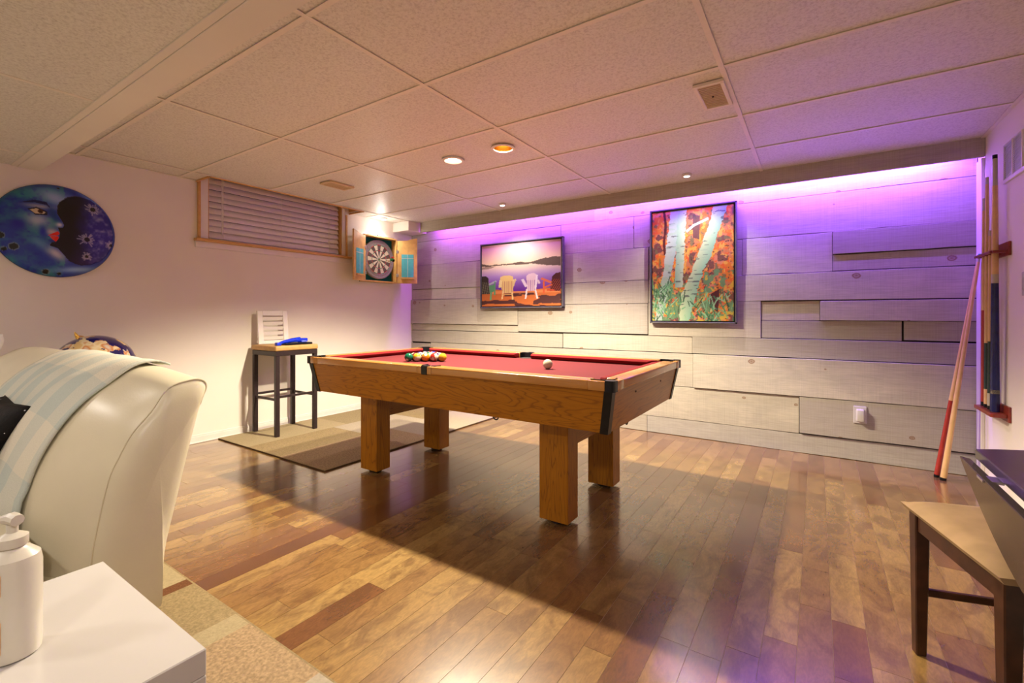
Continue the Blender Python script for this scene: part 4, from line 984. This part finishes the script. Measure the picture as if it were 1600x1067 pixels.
# ------------------------------------------------------------------ cue rack and cues
rk = thing('cue_rack', 'red-brown wooden wall cue rack on the right wall', 'cue rack', (XR, 2.1, .49))
YA, YE = 1.945, 2.265
part(MB().box(XR - .012, XR, YA - .015, YE + .01, 1.375, 1.45), 'upper_backplate', 'red_wood', rk, .002)
m = MB(); poly = [(XR - .012, YA), (XR - .066, YA + .002), (XR - .078, YA + .012), (XR - .078, YE), (XR - .012, YE)]
m.box(XR - .078, XR - .066, YA + .012, YE, 1.392, 1.406)
for (ya_, yb_) in ((YA, YA + .040), (2.052, 2.076), (2.122, 2.142), (2.188, 2.203), (YE - .018, YE)): m.box(XR - .068, XR - .012, ya_, yb_, 1.392, 1.406)
part(m, 'upper_holder', 'red_wood', rk, .002)
part(MB().box(XR - .012, XR, YA - .015, YE + .01, .47, .555), 'lower_backplate', 'red_wood', rk, .002)
m = MB(); m.prism(poly, .490, .512); part(m, 'lower_shelf', 'red_wood', rk, .003)
CX = XR - .043
def cue(label, bottom, top, rb_, rt_, segs, name='pool_cue', grp='pool cues'):
    bottom, top = Vector(bottom), Vector(top); t = thing(name, label, 'pool cue', tuple(bottom), group=grp)
    for (a, b, mt, pn) in segs:
        ra = rb_ + (rt_ - rb_) * a; r_ = rb_ + (rt_ - rb_) * b
        part(MB().tube([bottom.lerp(top, a), bottom.lerp(top, b)], [ra, r_], 14), pn, mt, t, smooth=True)
    return t
cue('pool cue with reddish butt standing at the corner end of the wall rack', (CX, 2.225, .5125), (CX, 2.225, 1.745), .0145, .008, [(0, .02, 'black_plastic', 'bumper'), (.02, .46, 'cue_red', 'butt'), (.46, .94, 'maple', 'shaft'), (.94, 1, 'ivory', 'ferrule')], grp='cues in the wall rack')
cue('pool cue with tan butt second from the corner in the wall rack', (CX, 2.165, .5125), (CX, 2.165, 1.855), .0145, .008, [(0, .015, 'black_plastic', 'bumper'), (.015, .08, 'maple', 'sleeve'), (.08, .28, 'cue_green', 'butt'), (.28, .97, 'maple', 'shaft'), (.97, 1, 'ivory', 'ferrule')], grp='cues in the wall rack')
cue('short pool cue with dark green butt in the wall rack', (CX, 2.10, .5125), (CX, 2.10, 1.535), .0145, .0085, [(0, .02, 'black_plastic', 'bumper'), (.02, .09, 'ivory', 'sleeve'), (.09, .38, 'cue_green', 'butt'), (.38, .97, 'maple', 'shaft'), (.97, 1, 'ivory', 'ferrule')], grp='cues in the wall rack')
cue('thick pool cue with dark blue butt nearest the room in the wall rack', (CX, 2.022, .5125), (CX, 2.022, 1.945), .0205, .011, [(0, .17, 'cue_blue', 'butt'), (.07, .085, 'ivory', 'ring'), (.17, .50, 'cue_blue', 'forearm'), (.50, .535, 'ivory', 'joint'), (.535, .88, 'maple', 'shaft'), (.88, .985, 'ivory', 'ferrule'), (.985, 1, 'black_plastic', 'tip')], grp='cues in the wall rack')
cue('pale maple pool cue leaning in the corner in front of the plank wall', (3.463, 2.352, .0005), (3.635, 2.37, 1.43), .0165, .0075, [(0, .012, 'black_plastic', 'bumper'), (.012, .5, 'maple', 'butt'), (.5, .965, 'maple', 'shaft'), (.965, .992, 'ivory', 'ferrule'), (.992, 1, 'chalk_teal', 'tip')], grp='cues leaning in the corner')
cue('dark red pool cue leaning just behind the pale maple cue', (3.440, 2.405, .0005), (3.634, 2.40, 1.40), .015, .007, [(0, .012, 'black_plastic', 'bumper'), (.012, .36, 'cue_red', 'butt'), (.36, .97, 'maple', 'shaft'), (.97, 1, 'ivory', 'ferrule')], grp='cues leaning in the corner')

# ------------------------------------------------------------------ sofa with blanket, cushions
endp = [(-.985, .10), (-.979, .257), (-.945, .42), (-.915, .556), (-.872, .74), (-.852, .800), (-.866, .826), (-.905, .829), (-.967, .809), (-1.013, .742), (-1.064, .679), (-1.098, .61), (-1.122, .548), (-1.149, .408), (-1.163, .30), (-1.17, .10)]
midp = [(-.985, .10), (-.974, .257), (-.930, .42), (-.895, .556), (-.850, .74), (-.845, .805), (-.868, .848), (-.925, .877), (-.990, .875), (-1.065, .838), (-1.125, .79), (-1.19, .70), (-1.25, .57), (-1.285, .45), (-1.30, .30), (-1.30, .10)]
SXA, SXB = -1.2, 1.0
def cat(pts, n):      # Catmull-Rom through the profile
    P = [np.array(p) for p in pts]; P = [2 * P[0] - P[1]] + P + [2 * P[-1] - P[-2]]; out = []
    m_ = len(pts) - 1
    for k in range(n + 1):
        s = k / n * m_; i = min(int(s), m_ - 1); t = s - i; a, b, c, d = P[i:i + 4]
        out.append(.5 * ((2 * b) + (-a + c) * t + (2 * a - 5 * b + 4 * c - d) * t ** 2 + (-a + 3 * b - 3 * c + d) * t ** 3))
    return np.array(out)
EP, MP = cat(endp, 60), cat(midp, 60)
def backprof(x):
    e = min((SXB - x) / .5, (x - SXA) / .5, 1); e = max(0, e); k = math.sin(e * PI / 2) ** .8
    dip = .02 * math.exp(-((x + .1) / .035) ** 2)
    P = EP * (1 - k) + MP * k
    c = P.mean(0); return c + (P - c) * (1 - dip * 1.2)
def smoothxs(): return [SXA + (SXB - SXA) * i / 72 for i in range(73)]
sf = thing('sofa', 'cream leather sofa seen from its end at the left edge', 'sofa', (-.1, -1.45, 0))
m = MB(); rows = []
for x_ in smoothxs(): rows.append([(x_, p[0], p[1]) for p in backprof(x_)])
m.surf(rows)
for x_, rev in ((SXA, 0), (SXB, 1)):
    # puffed end panel
    P = backprof(x_); c = P.mean(0); sg = 1 if rev else -1; prev = [(x_, p[0], p[1]) for p in P]; rr = [prev]
    for k, (f, dx) in enumerate(((.93, .014), (.75, .026), (.45, .034), (.0, .036))): rr.append([(x_ + sg * dx, c[0] + (p[0] - c[0]) * f, c[1] + (p[1] - c[1]) * f) for p in P])
    m.surf(rr, closed=True)
part(m, 'backrest', 'leather', sf, smooth=True)
part(MB().tube([(SXB + .002, p[0], p[1]) for p in EP[16:58]], .003, 8), 'seam_piping', 'leather', sf, smooth=True)
part(MB().box(SXA + .02, SXB - .01, -2.0, -1.15, .07, .27), 'base', 'leather', sf, .03, 3, True)
for (a, b) in ((SXA + .02, -.105), (-.095, SXB - .01)): part(MB().box(a, b, -2.03, -1.27, .27, .44), 'seat_cushion', 'leather', sf, .05, 4, True)
for a in (SXA + .1, SXB - .1):
    for b in (-1.93, -1.06): part(MB().lathe([(.02, .0128), (.025, .02), (.03, .10)], (a, b, 0), 12), 'foot', 'dark_wood', sf)
# blanket
def blanket():
    xs_ = [-.12 + .875 * i / 60 for i in range(61)]; rows = []; uv = []
    for i, x_ in enumerate(xs_):
        P = backprof(x_); d = np.gradient(P, axis=0); nrm = np.stack([-d[:, 1], d[:, 0]], 1); nrm /= np.linalg.norm(nrm, axis=1)[:, None]
        if np.dot(nrm[30], P[30] - P.mean(0)) < 0: nrm = -nrm
        seg = np.arange(25, 57)
        wob = .004 * np.sin(x_ * 23 + seg * .35) + .003 * np.sin(x_ * 9 - seg * .2)
        off = .008 + wob + .006 * (seg > 50)
        Q = P[seg] + nrm[seg] * off[:, None]
        s = np.concatenate([[0], np.cumsum(np.linalg.norm(np.diff(P[seg], axis=0), axis=1))])
        drift = .012 * np.sin(s * 9)
        rows.append([(x_ + drift[k], Q[k][0], Q[k][1]) for k in range(len(seg))]); uv.append([(x_, s[k]) for k in range(len(seg))])
    o = Vector((.35, -1.0, .45)); nr, nc = len(rows), len(rows[0])
    V = [Vector(p) - o for r in rows for p in r]; F = [(i * nc + j, i * nc + j + 1, (i + 1) * nc + j + 1, (i + 1) * nc + j) for i in range(nr - 1) for j in range(nc - 1)]
    me = bpy.data.meshes.new('throw_blanket'); me.from_pydata(V, [], F); ul = me.uv_layers.new(name='UVMap'); fl_ = [q for r in uv for q in r]
    for lp in me.loops: ul.data[lp.index].uv = fl_[lp.vertex_index]
    for p in me.polygons: p.use_smooth = True
    me.materials.append(MATS['plaid_blanket']); ob = bpy.data.objects.new('throw_blanket', me); link(ob); ob.location = o
    sd = ob.modifiers.new('thickness', 'SOLIDIFY'); sd.thickness = .006; sd.offset = 1
    tag(ob, 'pale blue and cream checked throw draped over the sofa back', 'blanket')
blanket()
def pillow(name, label, center, size, rot, mat, puff=.07):
    n = 22; m = MB()
    for sg in (1, -1):
        rows = []
        for i in range(n + 1):
            r = []
            for j in range(n + 1):
                a, b = i / n * 2 - 1, j / n * 2 - 1; k = (1 - a ** 4) * (1 - b ** 4); pin = 1 - .07 * (1 - abs(b)) * abs(a) ** 3; pin2 = 1 - .07 * (1 - abs(a)) * abs(b) ** 3
                r.append((a * size / 2 * pin, b * size / 2 * pin2, sg * puff * max(k, 0) ** .5))
            rows.append(r)
        m.surf(rows)
    me = m.mesh(name, mat, smooth=True); bm = bmesh.new(); bm.from_mesh(me); bmesh.ops.remove_doubles(bm, verts=bm.verts, dist=.0004); bmesh.ops.recalc_face_normals(bm, faces=bm.faces); bm.to_mesh(me); bm.free()
    o = bpy.data.objects.new(name, me); link(o); o.location = center; o.rotation_euler = rot; return tag(o, label, 'cushion')
pillow('throw_pillow', 'black sparkly throw pillow resting against the draped blanket', (.30, -1.315, .57), .41, (math.radians(53), 0, 0), 'sequin_black', .05)
pillow('white_cushion', 'white cushion peeking over the sofa back at the far left', (-.93, -1.15, .805), .34, (math.radians(60), 0, 0), 'cushion_white', .05)

# globe behind the sofa
gl = thing('globe', 'gemstone world globe with gold fittings behind the sofa', 'globe', (-1.13, -.597, 0))
GC = Vector((-1.13, -.597, .698)); GR = .222
part(MB().sphere(GC, GR, 40, 24), 'sphere', 'globe_stone', gl, smooth=True)
ax = Vector((-.15, -.35, .92)).normalized(); side = Vector((-.75, .55, .0)).normalized()
side = (side - ax * side.dot(ax)).normalized()
part(MB().tube([GC + (ax * math.cos(a) + side * math.sin(a)) * (GR + .012) for a in [-.05 + i * (PI + .1) / 30 for i in range(31)]], .005, 8), 'meridian_arm', 'gold', gl, smooth=True)
part(MB().tube([GC + ax * GR, GC + ax * (GR + .014), GC + ax * (GR + .03), GC + ax * (GR + .042)], [.012, .010, .007, .002], 12), 'finial', 'gold', gl, smooth=True)
part(MB().tube([GC + Vector((math.cos(a), math.sin(a), -.1)) * (GR + .012) for a in [2 * PI * i / 40 for i in range(40)]], .007, 8, closed=True), 'horizon_ring', 'gold', gl, smooth=True)
for k in range(3):
    a = 2 * PI * k / 3 + .5; c_, s_ = math.cos(a), math.sin(a)
    part(MB().tube([GC + Vector((c_ * (GR + .01), s_ * (GR + .01), -.02)), GC + Vector((c_ * .12, s_ * .12, -.30)), Vector((GC.x + c_ * .10, GC.y + s_ * .10, .35)), Vector((GC.x + c_ * .17, GC.y + s_ * .17, .008))], [.009, .010, .010, .008], 8), 'leg', 'gold', gl, smooth=True)

# ------------------------------------------------------------------ white side table and lotion bottle
sd = thing('side_table', 'low square white side table at the lower left', 'side table', (1.6, -1.497, 0))
TX0, TX1, TY0, TY1 = 1.335, 1.872, -1.765, -1.222
part(MB().box(TX0, TX1, TY0, TY1, .402, .45), 'tabletop', 'white_lacquer', sd, .002)
for lx in (TX0, TX1 - .05):
    for ly in (TY0, TY1 - .05): part(MB().box(lx, lx + .05, ly, ly + .05, .0128, .4015), 'leg', 'white_lacquer', sd, .002)
lb = thing('lotion_bottle', 'white pump lotion bottle with orange label on the side table', 'bottle', (1.600, -1.419, .4502))
BC = (1.600, -1.419, 0); zb = lambda p: [(r, .45 + (z - .45) * .91) for r, z in p]; el = lambda x, y, z: (x, y * 1.0, z)
part(MB().lathe(zb([(.030, .4504), (.037, .453), (.0385, .47), (.0385, .625), (.036, .642), (.024, .655), (.017, .660), (.016, .662)]), BC, 32), 'body', 'bottle_white', lb, smooth=True)
part(MB().lathe(zb([(.020, .662), (.021, .664), (.021, .680), (.012, .686), (.008, .688), (.008, .705)]), BC, 20), 'pump_collar', 'bottle_white', lb, smooth=True)
part(MB().tube([(BC[0] + .014, BC[1] + .004, .689), (BC[0], BC[1], .691), (BC[0] - .035, BC[1] - .012, .683)], [.010, .011, .006], 10), 'pump_nozzle', 'bottle_white', lb, smooth=True)
def lab(a0, a1, z0, z1, mt):
    n = 14; rows = [[(BC[0] + (.0388 + d) * math.cos(a), BC[1] + (.0388 + d) * math.sin(a), z) for a in [math.radians(a0 + (a1 - a0) * i / n) for i in range(n + 1)]] for (z, d) in ((z0, -.0005), (z0, .0006), (z1, .0006), (z1, -.0005))]
    part(MB().surf(rows), 'label', mt, lb, smooth=True)
lab(-160, -30, .572, .607, 'label_orange'); lab(-160, -30, .473, .527, 'label_orange'); lab(-150, -42, .537, .547, 'label_green')

# ------------------------------------------------------------------ drop-leaf table and chair
dt_ = thing('drop_leaf_table', 'dark round drop-leaf table at the right edge', 'table', (3.36, -.49, 0))
TR, TC, HT = .45, (3.36, -.49), .74
xa = 3.100; xb = 3.62
def circ_pts(x0, x1):
    a1 = math.acos((x0 - TC[0]) / TR); a0 = math.acos((x1 - TC[0]) / TR)
    up = [(TC[0] + TR * math.cos(a0 + (a1 - a0) * i / 24), TC[1] + TR * math.sin(a0 + (a1 - a0) * i / 24)) for i in range(25)]
    dn = [(p[0], 2 * TC[1] - p[1]) for p in up[::-1]]
    return up + dn
part(MB().prism(circ_pts(xa, xb), HT - .022, HT), 'tabletop', 'espresso', dt_, .002)
# hanging leaves: circle segments hinged along the straight edges
def leaf(sgn, tiltdeg):
    d = abs((xa if sgn < 0 else xb) - TC[0]); hc = math.sqrt(TR ** 2 - d ** 2); th = .02; a = math.radians(tiltdeg)
    pts = []; 
    for i in range(33):
        u = -hc + 2 * hc * i / 32; pts.append((u, math.sqrt(max(0, TR ** 2 - u ** 2)) - d))
    hx = (xa - .016) if sgn < 0 else (xb + .016)
    def fn(u, s, w_):     # u along y, s down the leaf, w through its thickness
        ix = math.sin(a) * -sgn; return (hx + ix * s + (w_ - th / 2) * math.cos(a), TC[1] + u, HT - .026 - s * math.cos(a) + (w_ - th / 2) * math.sin(a) * -sgn * -1)
    poly = [(-hc, -.004)] + pts + [(hc, -.004)]
    part(MB().prism(poly, 0, th, fn), 'drop_leaf', 'espresso', dt_, .0015)
    for u in (-.2, .2): part(MB().box(hx - .012, hx + .02, TC[1] + u - .02, TC[1] + u + .02, HT - .0275, HT - .0225), 'hinge', 'steel', dt_)
leaf(-1, 11); leaf(1, 0)
m = MB()
for (x0, x1, y0, y1) in ((3.19, 3.53, -.26, -.24), (3.19, 3.53, -.74, -.72), (3.19, 3.21, -.72, -.26), (3.51, 3.53, -.72, -.26)): m.box(x0, x1, y0, y1, HT - .085, HT - .0225)
part(m, 'apron_frame', 'espresso', dt_, .002)
for lx in (3.19, 3.495):
    for ly in (-.74, -.275): part(MB().box(lx, lx + .035, ly, ly + .035, 0, HT - .085), 'leg', 'espresso', dt_, .003)
ch = thing('dining_chair', 'dark wood dining chair with tan padded seat at the drop-leaf table', 'chair', (3.03, .30, 0), math.atan2(.27, .96))
# local axes: x = towards the back of the chair, y = away from the camera side; seat spans x 0..0.42, y -0.43..0
LG = .040
def lbox(x0, x1, y0, y1, z0, z1): return MB().box(x0, x1, y0, y1, z0, z1)
def P_(mb, n, mt, bev=0, sg=1, sm=False): return part(mb, n, mt, ch, bev, sg, sm, world=False)
m = MB(); n = 18; rows = []
def seatz(a, b): return .455 + .024 * ((1 - a ** 6) * (1 - b ** 6)) ** .6
def rnd(a, b):   # rounded-square outline
    return (a, b)
rows = [[(-.012 + .444 * i / n, -.442 + .454 * j / n, seatz(2 * i / n - 1, 2 * j / n - 1)) for j in range(n + 1)] for i in range(n + 1)]
m.surf(rows); rows2 = [[(p[0] * 1.0 + (.01 if p[0] < .2 else -.01) * (i in (0, n)), p[1], .440) for p in r] for i, r in enumerate(rows)]
m.surf(rows2)
ring = lambda R: R[0] + [r[-1] for r in R[1:]] + R[-1][-2::-1] + [r[0] for r in R[-2:0:-1]]
m.surf([ring(rows), ring(rows2)], closed=True)
P_(m, 'seat_cushion', 'microfiber', 0, 1, True)
for (a, b) in ((.004, -.044), (.004, -.430)):
    mm = MB().hexa([(a + .004, b + .004, 0), (a + LG - .008, b + .004, 0), (a + LG - .008, b + LG - .008, 0), (a + .004, b + LG - .008, 0)], [(a, b, .439), (a + LG, b, .439), (a + LG, b + LG, .439), (a, b + LG, .439)])
    P_(mm, 'leg', 'dark_wood', .003)
for b in (-.044, -.430):
    mm = MB().hexa([(.405, b, 0), (.44, b, 0), (.44, b + LG, 0), (.405, b + LG, 0)], [(.376, b, .439), (.416, b, .439), (.416, b + LG, .439), (.376, b + LG, .439)])
    mm.hexa([(.376, b, .439), (.416, b, .439), (.416, b + LG, .439), (.376, b + LG, .439)], [(.445, b, .96), (.475, b, .96), (.475, b + LG, .96), (.445, b + LG, .96)]); P_(mm, 'back_leg', 'dark_wood', .002)
P_(lbox(.010, .032, -.390, -.044, .385, .439), 'seat_rail', 'dark_wood', .002); P_(lbox(.384, .406, -.390, -.044, .385, .439), 'seat_rail', 'dark_wood', .002)
P_(lbox(.044, .376, -.034, -.014, .385, .439), 'seat_rail', 'dark_wood', .002); P_(lbox(.044, .376, -.416, -.396, .385, .439), 'seat_rail', 'dark_wood', .002)
P_(MB().box(.036, .392, -.032, -.016, .182, .204), 'stretcher', 'dark_wood', .003); P_(MB().box(.040, .388, -.418, -.402, .285, .307), 'stretcher', 'dark_wood', .003)
for (z0, z1) in ((.55, .61), (.70, .76), (.86, .95)):
    xx = .40 + (z0 - .44) * .118; P_(lbox(xx, xx + .018, -.392, -.044, z0, z1), 'back_slat', 'dark_wood', .003)
